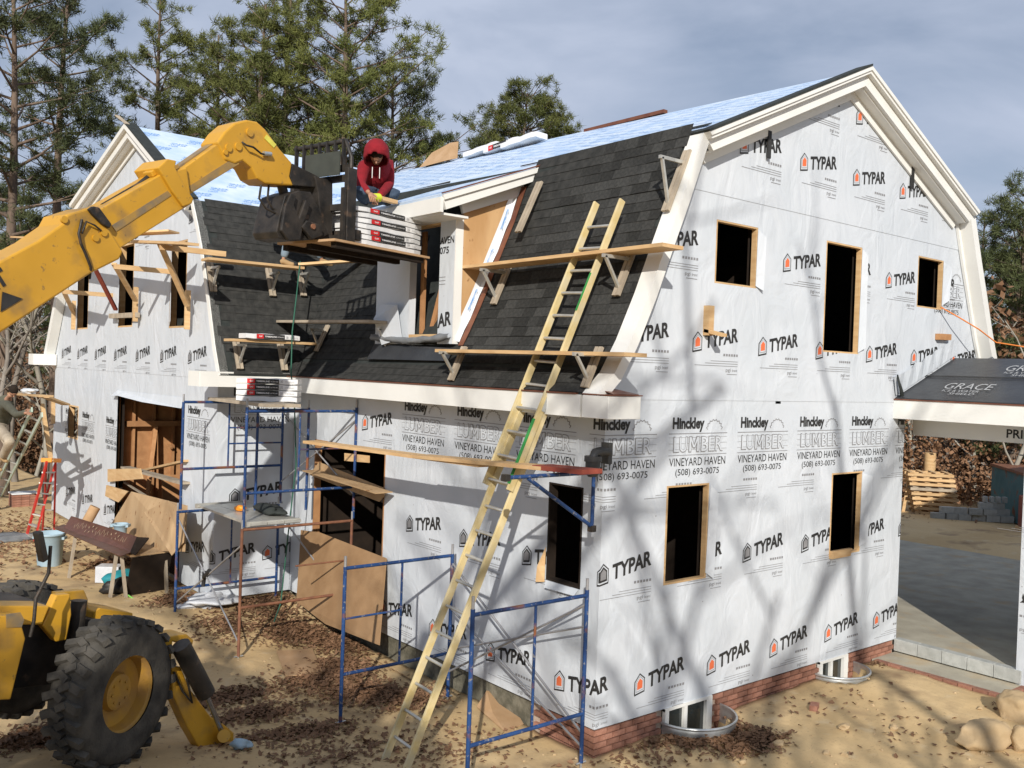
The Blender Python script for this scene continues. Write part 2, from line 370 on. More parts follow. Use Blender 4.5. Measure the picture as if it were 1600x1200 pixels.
def lay(S, outline, holes, fmap, extra=()):
    keep = lambda x, y: inpoly(x, y, outline) and not any(a < x < b and c < y < d for a, b, c, d in holes)
    return clip_map(S.v, S.f, S.m, edge_lines(outline) + hole_lines(holes) + list(extra), keep, fmap)
def lay_each(items, outline, holes, fmap, extra=()):
    for it in items:
        S = Sheet2D(); fn = it[0]; fn(S, *it[1:])
        V = lay(S, outline, holes, fmap, extra)
        if V[1]: mesh_of('store_print' if fn is hinckley else 'logo_print', V, PRINT, house)
def wall(outline, holes, fmap, d, extra=()):
    b = [(x, y, d) for x, y in outline]
    return clip_map(b, [tuple(range(len(b)))], [0], hole_lines(holes) + list(extra), lambda x, y: not any(p < x < q and r < y < s for p, q, r, s in holes), fmap)
def mesh_of(name, VFM, mats, parent, kind=None):
    m = MB(); m.v = [tuple(v) for v in VFM[0]]; m.f = VFM[1]; m.mi = VFM[2]; m.smooth = [False] * len(m.f)
    return m.build(name, mats, parent, kind=kind)
PRINT = [M['black'], M['orange'], M['grey'], M['wrap'], M['lgrey']]
# ================================================================== GROUND
def gz(x, y):
    z = -.33 + (.27 * min(1, max(0, (y - 5.9) / 1.6)) if x < .2 else 0) + .62 * math.exp(-((x + 5.6) ** 2 + (y - .9) ** 2) / 5.6)
    if x > 0 and y < 1.5: z += min(.1, .022 * x)
    z += .035 * noise.noise(Vector((x * .7, y * .7, 0))) + .018 * noise.noise(Vector((x * 2.3, y * 2.3, 3))) + .016 * noise.noise(Vector((x * 5, y * 5, 5))) + .022 * max(0, math.sin((x * .45 - y * .9) * 4.2)) ** 6 * (1 if y < 7 and x < 1 else .3) * (.5 + noise.noise(Vector((x * 3, y * 3, 8))))
    for wx_, wr_ in ((1.72, .50), (4.98, .44)):
        if math.hypot(x - wx_, y) < wr_ and y <= .06: z = -.62
    if 0.05 < x < 6.6 and y > .05: z = -.75
    if x > 6.0 and x < 16 and y > -2.2: z = -.62
    if x > 16 or y > 22: z += .25 * noise.noise(Vector((x * .08, y * .08, 9)))
    return z
def axis_pts(a, b, step, far, n):
    c = list(np.arange(a, b + 1e-6, step)); lo = [a - (far + a) * (k / n) ** 2.2 for k in range(n, 0, -1)]; hi = [b + (far - b) * (k / n) ** 2.2 for k in range(1, n + 1)]
    return lo + c + hi
xs = axis_pts(-8, 8, .1, 400, 26); ys = axis_pts(-5, 13, .1, 400, 30)
g = MB(); nx, ny = len(xs), len(ys)
g.v = [(x, y, gz(x, y) if abs(x) < 120 and abs(y) < 120 else -.35) for y in ys for x in xs]
g.f = [(j * nx + i, j * nx + i + 1, (j + 1) * nx + i + 1, (j + 1) * nx + i) for j in range(ny - 1) for i in range(nx - 1)]
g.mi = [0] * len(g.f); g.smooth = [True] * len(g.f)
tag(g.build('ground', M['sand']), kind='structure')
def G(x, y): return Vector((x, y, gz(x, y)))
# ================================================================== HOUSE
house = thing('gambrel_house', 'unfinished gambrel house in printed white sheeting with black shingled lower roof slopes', 'house', (0, 0, 0))
def mapH(u, z, d): return (u, -d, z) if u >= 0 else (-d, -u, z)
def mapW(u, z, d): return (-1.42 + u, 7.85 - d, z) if u >= 0 else (-1.42 - d, 7.85 - u, z)
S1, S2 = 3.836, 6.383
EXT = 9.5
def prof(y):   # main roof profile, left half (x, z), eave to ridge
    return [(-.38, 3.84), (-.12, 4.08), (.12, 4.46), (.40, 5.02), (.66, 5.62), (.92, 6.2), (1.24, 6.98 + .025 * y), (4.75, 8.57 + .027 * y)]
PW = [(7.36, 3.84), (7.60, 4.3), (7.78, 4.75), (8.0, 5.3), (8.24, 5.86), (8.52, 6.38), (8.84, 6.9), (12.45, 8.86), (16.66, 7.7), (17.25, 6.9), (18.0, 5.8), (18.6, 4.9), (19.15, 4.1)]
p0 = prof(0)
GL = [(x, z) for x, z in p0] + [(EXT - x, z) for x, z in reversed(p0[:-1])]       # whole gable line
def offset(poly, d):
    r = []
    for i, (x, z) in enumerate(poly):
        if i == 0: t = (Vector(poly[1]) - Vector(poly[0])).normalized(); nrm = Vector((t.y, -t.x)); r.append((x + nrm.x * d, z + nrm.y * d)); continue
        if i == len(poly) - 1: t = (Vector(poly[-1]) - Vector(poly[-2])).normalized(); nrm = Vector((t.y, -t.x)); r.append((x + nrm.x * d, z + nrm.y * d)); continue
        a = (Vector(poly[i]) - Vector(poly[i - 1])).normalized(); b = (Vector(poly[i + 1]) - Vector(poly[i])).normalized()
        na = Vector((a.y, -a.x)); nb = Vector((b.y, -b.x)); m = (na + nb).normalized(); k = d / max(.3, m.dot(na)); r.append((x + m.x * k, z + m.y * k))
    return r
gin = offset(GL, .06)
gin = [(max(0.0, min(EXT, x)), z) for x, z in gin if z > 4.02]
# gable + facade holes in (u, z)
H_W1 = (1.84, 2.70, 5.27, 6.07); H_W2 = (4.31, 5.26, 4.50, 6.09); H_W3 = (6.94, 7.78, 5.33, 6.15)
H_W4 = (1.09, 1.89, 1.53, 2.74); H_W5 = (4.69, 5.52, 1.52, 2.74); H_F1 = (-.917, -.315, 1.55, 2.74); H_D = (-7.02, -4.70, -.05, 2.78)
low = [(-7.84, 0), (6.725, 0), (6.725, S1 + .02), (-7.84, S1 + .02)]
lowholes = [H_W4, H_W5, H_F1, H_D]
fold = [(0, 0, 1, 0)]
mesh_of('wrap_sheet', wall(low, lowholes, mapH, .0, fold), M['wrap'], house)
mid = [(0, S1)] + [(x, z) for x, z in gin if z < S2 and x < 4] + []
def cut_between(P, z0, z1):
    b = [(x, z, 0) for x, z in P]
    V, F, MI = clip_map(b, [tuple(range(len(b)))], [0], [(0, z0, 0, 1), (0, z1, 0, 1)], lambda x, y: z0 <= y <= z1, lambda u, z, d: (u, z))
    return [[V[i] for i in f] for f in F]
gable_poly = [(0, S1 - .05)] + gin + [(EXT, S1 - .05)]
for (z0, z1, d) in ((S1 - .05, S2 + .03, .006), (S2, 9, .012)):
    for P in cut_between(gable_poly, z0, z1):
        mesh_of('wrap_sheet', wall(P, [H_W1, H_W2, H_W3], mapH, d), M['wrap'], house)
# inner boarding behind the wrap, same openings
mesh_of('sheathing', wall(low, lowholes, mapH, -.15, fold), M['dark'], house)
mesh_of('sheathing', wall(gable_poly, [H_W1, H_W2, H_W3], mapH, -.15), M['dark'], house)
# openings: raw wood frames standing in the wall
def opening(h, fmap, parent=house, t=.045, dep=.12, proud=.004, m='lumber', tall=False):
    a, b, c, d = h; MBs = MB()
    def slab(u0, u1, z0, z1):
        vs = [Vector(fmap(u, z, dd)) for dd in (-dep, proud) for u, z in ((u0, z0), (u1, z0), (u1, z1), (u0, z1))]
        MBs.add(vs, [(0, 1, 2, 3), (7, 6, 5, 4), (0, 4, 5, 1), (1, 5, 6, 2), (2, 6, 7, 3), (3, 7, 4, 0)])
    slab(a, a + t * .6, c, d); slab(b - t * .6, b, c, d); slab(a + t * .6, b - t * .6, c, c + t * .5); slab(a + t * .6, b - t * .6, d - t * .5, d)
    return MBs.build('window_frame', M[m], parent)
for h in (H_W1, H_W2, H_W3, H_W4, H_W5): opening(h, mapH, dep=.07)
opening(H_F1, mapH, m='dark')  # jambs also take the near-black interior colour
opening((H_D[0], H_D[1], -.0, 2.78), mapH, m='osb')
# folded-back wrap flaps at the openings
def flap(fmap, pts, mt='wrap', name='wrap_flap'):
    m = MB(); n = len(pts); vs = [Vector(fmap(*p)) for p in pts]
    m.add(vs, [tuple(range(n))]); o = m.build(name, M[mt], house)
    s = o.modifiers.new('thick', 'SOLIDIFY'); s.thickness = .006; return o
flap(mapH, [(1.87, 1.60, .012), (1.99, 1.52, .05), (2.02, 2.60, .06), (1.91, 2.72, .012)])
flap(mapH, [(5.49, 1.6, .012), (5.66, 1.66, .05), (5.72, 2.66, .06), (5.50, 2.72, .012)])
flap(mapH, [(5.235, 4.52, .016), (5.37, 4.60, .06), (5.36, 5.98, .05), (5.25, 6.07, .016)])
flap(mapH, [(2.68, 5.30, .016), (2.80, 5.24, .06), (2.83, 5.95, .05), (2.69, 6.05, .016)])
flap(mapH, [(7.76, 5.40, .016), (7.93, 5.5, .06), (8.0, 6.05, .05), (7.77, 6.13, .016)])
flap(mapH, [(-.93, 1.52, .012), (-1.05, 1.50, .05), (-1.02, 1.7, .06), (-.925, 1.95, .012)], 'lumber')
flap(mapH, [(-.9, 1.545, .012), (-.33, 1.545, .012), (-.36, 1.47, .05), (-.88, 1.46, .05)])
m = MB(); m.prism([(4.70, .0, 1.49), (5.20, .0, 1.49), (5.24, .0, 1.60), (4.70, .0, 1.60)], (0, -.05, 0)); m.build('sill_scrap', M['lumber'], house)
# floors, inside walls, other outer walls
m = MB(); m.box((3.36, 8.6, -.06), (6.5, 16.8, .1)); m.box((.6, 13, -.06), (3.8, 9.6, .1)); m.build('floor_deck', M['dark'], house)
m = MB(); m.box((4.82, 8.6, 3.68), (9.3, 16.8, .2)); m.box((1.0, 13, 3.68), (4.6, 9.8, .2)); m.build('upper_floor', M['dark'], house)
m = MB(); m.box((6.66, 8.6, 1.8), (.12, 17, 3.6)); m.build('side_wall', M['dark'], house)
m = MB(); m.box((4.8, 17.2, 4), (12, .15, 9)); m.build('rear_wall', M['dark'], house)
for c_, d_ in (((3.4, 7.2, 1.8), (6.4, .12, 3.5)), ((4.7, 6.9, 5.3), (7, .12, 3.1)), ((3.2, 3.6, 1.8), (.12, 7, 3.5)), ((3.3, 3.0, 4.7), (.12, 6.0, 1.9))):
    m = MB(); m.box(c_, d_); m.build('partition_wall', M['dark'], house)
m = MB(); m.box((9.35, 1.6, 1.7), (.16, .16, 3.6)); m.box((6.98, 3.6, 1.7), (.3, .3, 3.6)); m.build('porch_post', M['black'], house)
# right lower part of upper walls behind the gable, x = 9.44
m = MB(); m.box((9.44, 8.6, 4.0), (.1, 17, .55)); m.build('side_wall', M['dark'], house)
# ------------------------------------------------------------------ main roof decks
def sweep(pts_of, t0, t1, n, axis, thick, name, mt, seg=(0, 99), off=0):
    mb = MB(); P0 = pts_of(t0); k0, k1 = seg[0], min(seg[1], len(P0) - 1); rows = []
    for j in range(n + 1):
        t = t0 + (t1 - t0) * j / n; P = pts_of(t); Q = offset(P, off) if off else P; I = offset(P, off + thick)
        rows.append([(q, t) for q in Q[k0:k1 + 1]] + [(q, t) for q in reversed(I[k0:k1 + 1])])
    w_ = len(rows[0]); vs = []
    for r in rows:
        for (q, t) in r: vs.append((q[0], t, q[1]) if axis == 'y' else (t, q[0], q[1]))
    fs = [(j * w_ + i, j * w_ + (i + 1) % w_, (j + 1) * w_ + (i + 1) % w_, (j + 1) * w_ + i) for j in range(n) for i in range(w_)]
    fs += [tuple(range(w_)), tuple(reversed(range(n * w_, (n + 1) * w_)))]
    mb.add(vs, fs); return mb.build(name, mt, house)
sweep(prof, -.24, 17, 18, 'y', .10, 'lower_roof_deck', M['felt'], (0, 6))
sweep(prof, -.24, 17, 18, 'y', .10, 'upper_roof_underlay', M['blue_under'], (6, 7))
def profR(y): return [(EXT - x, z) for x, z in reversed(prof(y))]
sweep(profR, -.24, 17, 4, 'y', .10, 'rear_roof_deck', M['felt'])
pw = lambda x: PW
sweep(pw, -1.58, 9.5, 2, 'x', .10, 'wing_lower_roof_deck', M['felt'], (0, 6))
sweep(pw, -1.58, 9.5, 2, 'x', .10, 'wing_upper_roof_underlay', M['blue_under'], (6, 7))
sweep(pw, -1.58, 9.5, 2, 'x', .10, 'wing_rear_roof_deck', M['felt'], (7, 12))
# ------------------------------------------------------------------ blue underlay print (flat)
def roofpt(y, s):   # s = distance up the upper slope from the knee
    P = prof(y); a = Vector((P[6][0], y, P[6][1])); b = Vector((P[7][0], y, P[7][1])); d = (b - a).normalized(); n = Vector((-d.z, 0, d.x))
    return a + d * s + n * .006
S = Sheet2D()
rr = random.Random(3)
for row in range(30):
    for k in range(30):
        u = .1 + k * .52 + (row % 2) * .2 + rr.uniform(-.03, .03); z = .42 + row * .115
        if z > 3.75: continue
        S.rect(u, z, u + rr.uniform(.16, .40), z + rr.uniform(.008, .022), 0, shear=rr.choice((.05, .1)))
mesh_of('underlay_print', clip_map(S.v, S.f, S.m, [], lambda x, y: True, lambda u, s, d: tuple(roofpt(u - .2, s))), [M['blue_print']], house, 'stuff')
S = Sheet2D()
for row in range(9):
    for k in range(9):
        u = .15 + k * .95 + (row % 2) * .45; z = .35 + row * .42
        for q in range(3): S.text(('GRACE', 'TRI-FLEX', 'roof')[q], u - q * .06, z - q * .10, .34 if q < 2 else .2, .062, 0, .01, .12)
wa = Vector((0, 8.84, 6.9)); wb = Vector((0, 12.45, 8.86)); wd = (wb - wa).normalized(); wn = Vector((0, -wd.z, wd.y))
mesh_of('underlay_print', clip_map(S.v, S.f, S.m, [], lambda x, y: y < 3.95, lambda u, s, d: tuple(Vector((-1.6 + u, 0, 0)) + wa + wd * s + wn * .006)), [M['blue_print']], house, 'stuff')
# ------------------------------------------------------------------ rake boards, frieze, soffit
def band(P, d0, d1, c0, c1, axis, name, mt, sel=None, hang=None):
    A = offset(P, d0); B = offset(P, d1)
    if sel: A = A[sel[0]:sel[1]]; B = B[sel[0]:sel[1]]
    mb = MB(); vs = []
    for (a, b) in zip(A, B):
        for q, c in ((a, c0), (b, c0), (b, c1), (a, c1)): vs.append((q[0], c, q[1]) if axis == 'y' else (c, q[0], q[1]))
    n = len(A); fs = [(j * 4 + i, j * 4 + (i + 1) % 4, (j + 1) * 4 + (i + 1) % 4, (j + 1) * 4 + i) for j in range(n - 1) for i in range(4)]
    fs += [(0, 1, 2, 3), tuple(range(4 * n - 1, 4 * n - 5, -1))]
    mb.add(vs, fs); return mb.build(name, mt, house)
up0, up1 = 6, 9        # knee .. knee
band(GL, -.02, .07, -.33, -.25, 'y', 'crown_moulding', M['trim'], (up0, up1))
band(GL, -.024, .03, -.352, -.331, 'y', 'crown_moulding', M['trim'], (up0, up1))
band(GL, .07, .22, -.26, -.20, 'y', 'rake_board', M['trim'], (up0, up1))
band(GL, .21, .24, -.20, -.02, 'y', 'rake_soffit', M['trim'], (up0, up1))
band(GL, .24, .36, -.05, -.018, 'y', 'frieze_board', M['trim'], (up0, up1))
band(GL, -.02, .11, -.26, -.02, 'y', 'rake_board', M['trim'], (0, 7)); band(GL, .11, .17, -.06, -.018, 'y', 'frieze_board', M['trim'], (0, 7))
band(GL, -.02, .15, -.26, -.02, 'y', 'rake_board', M['trim'], (8, 15)); band(GL, .15, .22, -.06, -.018, 'y', 'frieze_board', M['trim'], (8, 15))
band(GL, -.05, -.022, -.36, -.10, 'y', 'drip_edge', M['felt'], (up0, up0 + 2))
# wing rake
band(PW, -.02, .08, -1.74, -1.64, 'x', 'crown_moulding', M['trim'], (6, 9)); band(PW, .08, .24, -1.66, -1.60, 'x', 'rake_board', M['trim'], (6, 9))
band(PW, .23, .26, -1.60, -1.44, 'x', 'rake_soffit', M['trim'], (6, 9)); band(PW, .26, .38, -1.47, -1.436, 'x', 'frieze_board', M['trim'], (6, 9))
band(PW, .0, .10, -1.60, -1.44, 'x', 'rake_board', M['trim'], (0, 7)); band(PW, -.02, .20, -1.66, -1.44, 'x', 'rake_board', M['trim'], (8, 13))
band(PW, -.05, -.022, -1.75, -1.5, 'x', 'drip_edge', M['felt'], (6, 8))
m = MB(); m.beam((-1.72, 12.3, 8.84), (-1.76, 12.9, 9.12), .09, .02); m.build('ridge_scrap', M['oldwood'], house)
# eaves: fascia, soffit, returns
m = MB(); m.box((-.37, 3.70, 3.71), (.05, 7.38, .25)); m.build('fascia', M['trim'], house)
m = MB(); m.box((-.18, 3.72, 3.605), (.33, 7.3, .03)); m.build('soffit', M['trim'], house)
m = MB(); m.box((-.385, 3.72, 3.846), (.05, 7.3, .016)); m.build('drip_edge', M['copper'], house)
m = MB(); m.box((-.14, -.225, 3.71), (.51, .41, .25)); m.build('eave_return', M['trim'], house, bevel=.006)
m = MB(); m.prism([(-.40, -.44, 3.84), (.13, -.44, 3.84), (.13, -.02, 3.84), (-.40, -.02, 3.84)], (0, 0, .012)); m.prism([(-.30, -.41, 3.853), (.10, -.41, 3.853), (.06, -.02, 3.91), (-.25, -.02, 3.93)], (0, 0, .006)); m.build('return_flashing', M['copper'], house)
m = MB(); m.box((-.78, 7.40, 3.77), (2.26, .05, .25)); m.box((-1.68, 7.62, 3.77), (.5, .48, .25)); m.build('fascia', M['trim'], house)
m = MB(); m.box((-.85, 7.64, 3.66), (2.1, .42, .03)); m.build('soffit', M['trim'], house)
m = MB(); m.box((-1.72, 19.0, 3.95), (.55, .55, .28)); m.build('eave_return', M['trim'], house)
# ------------------------------------------------------------------ wing walls
WIN_A = (-9.05, -8.1, 4.72, 6.45); WIN_B = (-5.72, -4.72, 4.72, 6.5); WIN_C = (-2.5, -1.62, 4.66, 6.28)
W_D = (-5.6, -1.6, -.05, 3.32); W_L = (-9.62, -8.72, 2.03, 2.85)
wing_low = [(1.42, 0), (1.42, 3.82), (-11.1, 3.82), (-11.1, 0)]
pin = offset(PW, .12)
wing_up = [(-.0, 3.76)] + [(-(y - 7.85), z) for y, z in pin if z > 3.9] + [(-11.1, 3.76)]
mesh_of('wrap_sheet', wall(wing_low, [W_D, W_L], mapW, 0, fold), M['wrap'], house)
mapWf = lambda u, z, d: (-1.42 - d, 7.85 - u, z)
mesh_of('wrap_sheet', wall(wing_up, [WIN_A, WIN_B, WIN_C], mapWf, .006), M['wrap'], house)
mesh_of('sheathing', wall(wing_low, [W_D, W_L], mapW, -.15, fold), M['dark'], house)
mesh_of('sheathing', wall(wing_up, [WIN_A, WIN_B, WIN_C], mapWf, -.15), M['dark'], house)
for h in (WIN_A, WIN_B, WIN_C, W_L): opening(h, mapW, t=.07)
for (u0, z0, z1) in ((-9.02, 4.75, 6.4), (-5.70, 4.75, 6.45), (-2.47, 4.7, 6.24), (-9.6, 2.06, 2.82)):
    flap(mapW, [(u0, z0, .01), (u0 + .30, z0 + .08, .10), (u0 + .27, z1 - .1, .10), (u0, z1, .01)])
flap(mapW, [(-1.55, 3.38, .01), (-5.62, 3.36, .01), (-5.8, 3.22, .10), (-5.2, 3.26, .13), (-3.6, 3.20, .12), (-1.6, 3.18, .05)])
# inside the big wing opening: studs, boards, debris
m = MB(); m.box((.9, 13.75, 1.8), (4.4, .03, 3.5)); m.build('inner_wall', M['osb'], house)
for x in np.arange(-1.0, 2.6, .44):
    m = MB(); m.box((x, 13.69, 1.75), (.05, .09, 3.4)); m.build('stud', M['osb'], house)
m = MB(); m.box((.7, 13.6, 2.62), (3.8, .09, .12)); m.build('header_beam', M['osb'], house)
for (x0, y0, hh, lean, mt_) in ((-.2, 12.6, 1.5, .5, 'osb'), (.6, 12.2, 1.9, .5, 'osb'), (.1, 11.2, .8, .6, 'ply')):
    m = MB(); m.beam((x0, y0, .0), (x0 + .1, y0 + lean, hh), .9, .02, up=(0, 1, 0)); m.build('board_sheet', M[mt_], house)
m = MB(); m.beam((-1.0, 12.9, 0.2), (-.55, 13.55, 2.55), .09, .04); m.build('loose_stud', M['osb'], house)
# ------------------------------------------------------------------ lettering on the wrap
L_ = logo; K_ = hinckley
it = [(L_, .73 + k * PITCH, .40, 1) for k in range(-5, 7)] + [(L_, .05 + k * PITCH, 1.78, 0) for k in range(-3, 7)]
it += [(L_, .73 + k * PITCH, 2.90, 1, True, False) for k in range(-2, 6)] + [(K_, 1.154 + k * PITCH, 3.574) for k in range(-4, 5)] + [(L_, -5.35, 3.18, 1)]
lay_each(it, low, lowholes, lambda u, z, d: mapH(u, z, d + .004), fold)
it = [(L_, .21 + k * PITCH, 4.52, 1) for k in range(7)] + [(L_, .69 + k * PITCH, 5.68, 1) for k in range(6)] + [(K_, 7.45, 6.0)]
lay_each(it, cut_between(gable_poly, S1, S2 - .02)[0], [H_W1, H_W2, H_W3], lambda u, z, d: mapH(u, z, d + .010))
it = [(L_, 2.33 + k * PITCH, 7.10, 1) for k in range(5)] + [(L_, 3.69 + k * PITCH, 8.0, 1) for k in range(3)]
inn = [p for p in offset(GL, .36)]
lay_each(it, [(0, S2 + .02)] + [p for p in inn if p[1] > S2] + [(EXT, S2 + .02)], [], lambda u, z, d: mapH(u, z, d + .016))
it = [(L_, .16 + k * PITCH * 1.12, 4.13, 0) for k in range(-8, 0)] + [(L_, -4.6 + k * 3.1, 6.68, 0) for k in (0, 1)]
lay_each(it, wing_up, [WIN_A, WIN_B, WIN_C], lambda u, z, d: mapWf(u, z, d + .010))
it = [(L_, u, .68, 0) for u in (-9.6, -8.1, -6.3)] + [(L_, u, .72, 1 if u > .5 else 0) for u in (-.05, .98, -1.2)] + [(L_, .35, 1.75, 0, True, True, 1.1), (K_, -1.35, 3.25), (K_, .28, 3.62)] + [(K_, u, 2.75) for u in (-9.9, -8.35, -6.4)]
lay_each(it, wing_low, [W_D, W_L], lambda u, z, d: mapW(u, z, d + .004), fold)
# ------------------------------------------------------------------ dormer
dy0, dy1 = 3.05, 5.15
m = MB(); m.box((.06, 3.235, 5.32), (.12, .37, 1.8)); m.build('dormer_wrap_panel', M['wrap'], house)
m = MB(); m.box((.06, 4.66, 5.32), (.12, .94, 1.8)); m.build('dormer_wrap_panel', M['wrap'], house)
m = MB(); m.box((.06, 3.8, 4.52), (.12, .74, .08)); m.box((.06, 3.8, 6.17), (.12, .74, .1)); m.build('window_frame', M['lumber'], house)
for (ya, xa, za, yb, xb, zb, mt) in ((3.95, .25, 4.6, 3.72, .3, 5.4, 'osb'), (3.55, .2, 4.55, 3.5, .3, 5.2, 'lumber'), (4.12, .2, 4.5, 4.12, .2, 6.1, 'osb')):
    m = MB(); m.beam((xa, ya, za), (xb, yb, zb), .09, .04, up=(1, 0, 0)); m.build('stud', M[mt], house)
P3 = prof(3.05)
chk = [(.12, 3.045, 4.42), (.12, 3.045, 6.50)] + [(1.16, 3.045, 6.90)] + [(x - .03, 3.045, z) for x, z in reversed(P3[2:6])]
m = MB(); m.prism(chk, (0, .04, 0)); m.build('dormer_cheek', M['knotty'], house)
m = MB(); m.box((.06, 3.046, 5.32), (.125, .02, 1.8)); m.build('dormer_corner_board', M['trim'], house)
# dormer roof: plane from the knee out to its own eave
ka = Vector((1.30, 0, 7.06)); kb = Vector((-.42, 0, 6.40)); kd = (kb - ka).normalized(); kn = Vector((-kd.z, 0, kd.x)); kn = kn if kn.z > 0 else -kn
def kp(t, y, h): p = ka + kd * t + kn * h; return (p.x, y, p.z)
KL = (kb - ka).length
m = MB(); m.prism([kp(0, 2.84, .01), kp(KL, 2.84, .01), kp(KL, 2.84, -.05), kp(0, 2.84, -.05)], (0, 2.55, 0)); m.build('dormer_roof_underlay', M['blue_under'], house)
m = MB(); m.prism([kp(.0, 2.80, -.02), kp(KL, 2.80, -.02), kp(KL, 2.80, -.20), kp(.0, 2.80, -.17)], (0, .05, 0)); m.prism([kp(.0, 2.77, .0), kp(KL, 2.77, .0), kp(KL, 2.77, -.07), kp(.0, 2.77, -.07)], (0, .04, 0)); m.build('dormer_rake_board', M['trim'], house)
m = MB(); m.prism([kp(.12, 2.98, -.19), kp(KL - .40, 2.98, -.19), kp(KL - .40, 2.98, -.33), kp(.25, 2.98, -.33)], (0, .05, 0)); m.build('dormer_frieze', M['trim'], house)
m = MB(); m.prism([kp(0, 2.76, .012), kp(KL, 2.76, .012), kp(KL, 2.76, .03), kp(0, 2.76, .03)], (0, .05, 0)); m.build('drip_edge', M['copper'], house)
m = MB(); m.box((-.42, 4.1, 6.27), (.05, 2.6, .2)); m.box((-.17, 4.1, 6.16), (.46, 2.5, .03)); m.build('dormer_fascia', M['trim'], house)
S = Sheet2D()
for r_ in range(6):
    for k in range(4): S.rect(2.95 + k * .6 + (r_ % 2) * .2, .12 + r_ * .27, 3.2 + k * .6 + (r_ % 2) * .2, .15 + r_ * .27, 0)
S.text('GRACE', 3.3, 1.45, .4, .1, 0, .01); S.text('GRACE', 4.2, 1.38, .4, .1, 0, .01)
mesh_of('underlay_print', clip_map(S.v, S.f, S.m, [], lambda x, y: True, lambda u, s, d: kp(s, u, .016)), [M['blue_print']], house, 'stuff')
# membrane strip along the dormer cheek foot and below its window
def prof_at(z, y):
    P = prof(y)
    for (a, b) in zip(P, P[1:]):
        if a[1] <= z <= b[1]: t = (z - a[1]) / (b[1] - a[1]); return a[0] + (b[0] - a[0]) * t
    return P[0][0]
zs = np.linspace(4.45, 6.6, 14); vs = []; m = MB()
for i, z in enumerate(zs):
    x = prof_at(z, 3); wob = .012 * math.sin(i * 2.1)
    vs += [(x - .05, 2.97 + wob, z), (x - .055, 3.035, z + .01), (x - .11, 3.037, z + .12)]
m.add(vs, [(3 * i + k, 3 * i + k + 1, 3 * i + k + 4, 3 * i + k + 3) for i in range(13) for k in range(2)]); o = m.build('cheek_membrane', M['white_film'], house)
m = MB(); vs = []
for i, z in enumerate(np.linspace(4.4, 6.75, 14)):
    x = prof_at(z, 3); vs += [(x - .035, 2.86, z), (x - .045, 2.965, z)]
m.add(vs, [(2 * i, 2 * i + 1, 2 * i + 3, 2 * i + 2) for i in range(13)]); m.build('cheek_flashing', M['copper'], house)
S = Sheet2D()
for k, z in enumerate((4.9, 5.5, 6.1)): S.text('GRACE', 0, z, .05, .32, 0, .01)
mesh_of('underlay_print', clip_map(S.v, S.f, S.m, [], lambda x, y: True, lambda u, z, d: (prof_at(z, 3) - .115 + u * .0 + .0 , 3.033 - u * 1.0, z)), [M['blue_print']], house, 'stuff')
m = MB(); m.prism([(-.02, 2.98, 4.36), (-.10, 2.98, 4.20), (-.13, 5.1, 4.20), (-.02, 5.1, 4.42)], (-.02, 0, -.02)); m.build('sill_membrane', M['blackmem'], house)
vs = []; m = MB()
for i in range(25):
    y = 3.0 + i * .087; 
    for k in range(6):
        a = math.pi * k / 5; r = .05 + .02 * noise.noise(Vector((y * 5, k, 0)))
        vs.append((-.04 - r * math.sin(a) - .03, y, 4.46 - r * math.cos(a) + .06 * abs(y - 4.0) ** 1.2 + .02 * noise.noise(Vector((y * 6, k, 4)))))
m.add(vs, [(6 * i + k, 6 * i + k + 1, 6 * i + k + 7, 6 * i + k + 6) for i in range(24) for k in range(5)], 0, True); m.build('crumpled_sill_membrane', M['greymem'], house)
m = MB(); m.prism([(-.06, 4.25, 4.5), (-.10, 4.35, 5.0), (-.07, 4.85, 5.02), (-.12, 4.98, 4.8), (-.10, 4.75, 4.4)], (-.01, 0, 0)); m.build('wrap_flap', M['wrap'], house)
S = Sheet2D(); S.text('AVEN', -3.42 - .0, 5.83, .34, .10, 0); S.text('075', -3.42, 5.69, .22, .10, 0); S.text('AR', -3.42, 4.64, .33, .20, 0, .035, .15)
for k in range(3): S.rect(-3.42, 5.36 - k * .05, -3.26, 5.368 - k * .05, 2)
mesh_of('wrap_print', clip_map(S.v, S.f, S.m, [], lambda x, y: True, lambda u, z, d: (-.004 - d, -u, z)), PRINT, house)
# ------------------------------------------------------------------ shingles
def slope_frames(P, length_step):
    """walk a profile from the eave, give (point, tangent) every step"""
    res = []; pts = [Vector(p) for p in P]; seg = 0; pos = pts[0].copy(); left = 0.0
    total = sum((b - a).length for a, b in zip(pts, pts[1:])); d = 0.02
    while d < total:
        acc = 0
        for a, b in zip(pts, pts[1:]):
            L = (b - a).length
            if acc + L >= d: t = (d - acc) / L; res.append((a.lerp(b, t), (b - a).normalized())); break
            acc += L
        d += length_step
    return res
EXPO = .142
sm = []
for wd_, th in ((.17, .012), (.23, .008), (.30, .013), (.20, .009)):
    q = MB(); q.add([(-wd_ / 2, 0, th), (wd_ / 2, 0, th), (wd_ / 2 , EXPO * 1.25, .002), (-wd_ / 2, EXPO * 1.25, .002), (-wd_ / 2, 0, 0), (wd_ / 2, 0, 0), (wd_ / 2, EXPO * 1.25, 0), (-wd_ / 2, EXPO * 1.25, 0)],
                    [(0, 1, 2, 3), (4, 5, 1, 0), (5, 6, 2, 1), (7, 4, 0, 3)])
    o = q.build('shingle', M['shingle']); sm.append((wd_, o.data, list(q.v), list(q.f))); bpy.data.objects.remove(o)
pieces = []
r2 = random.Random(11)
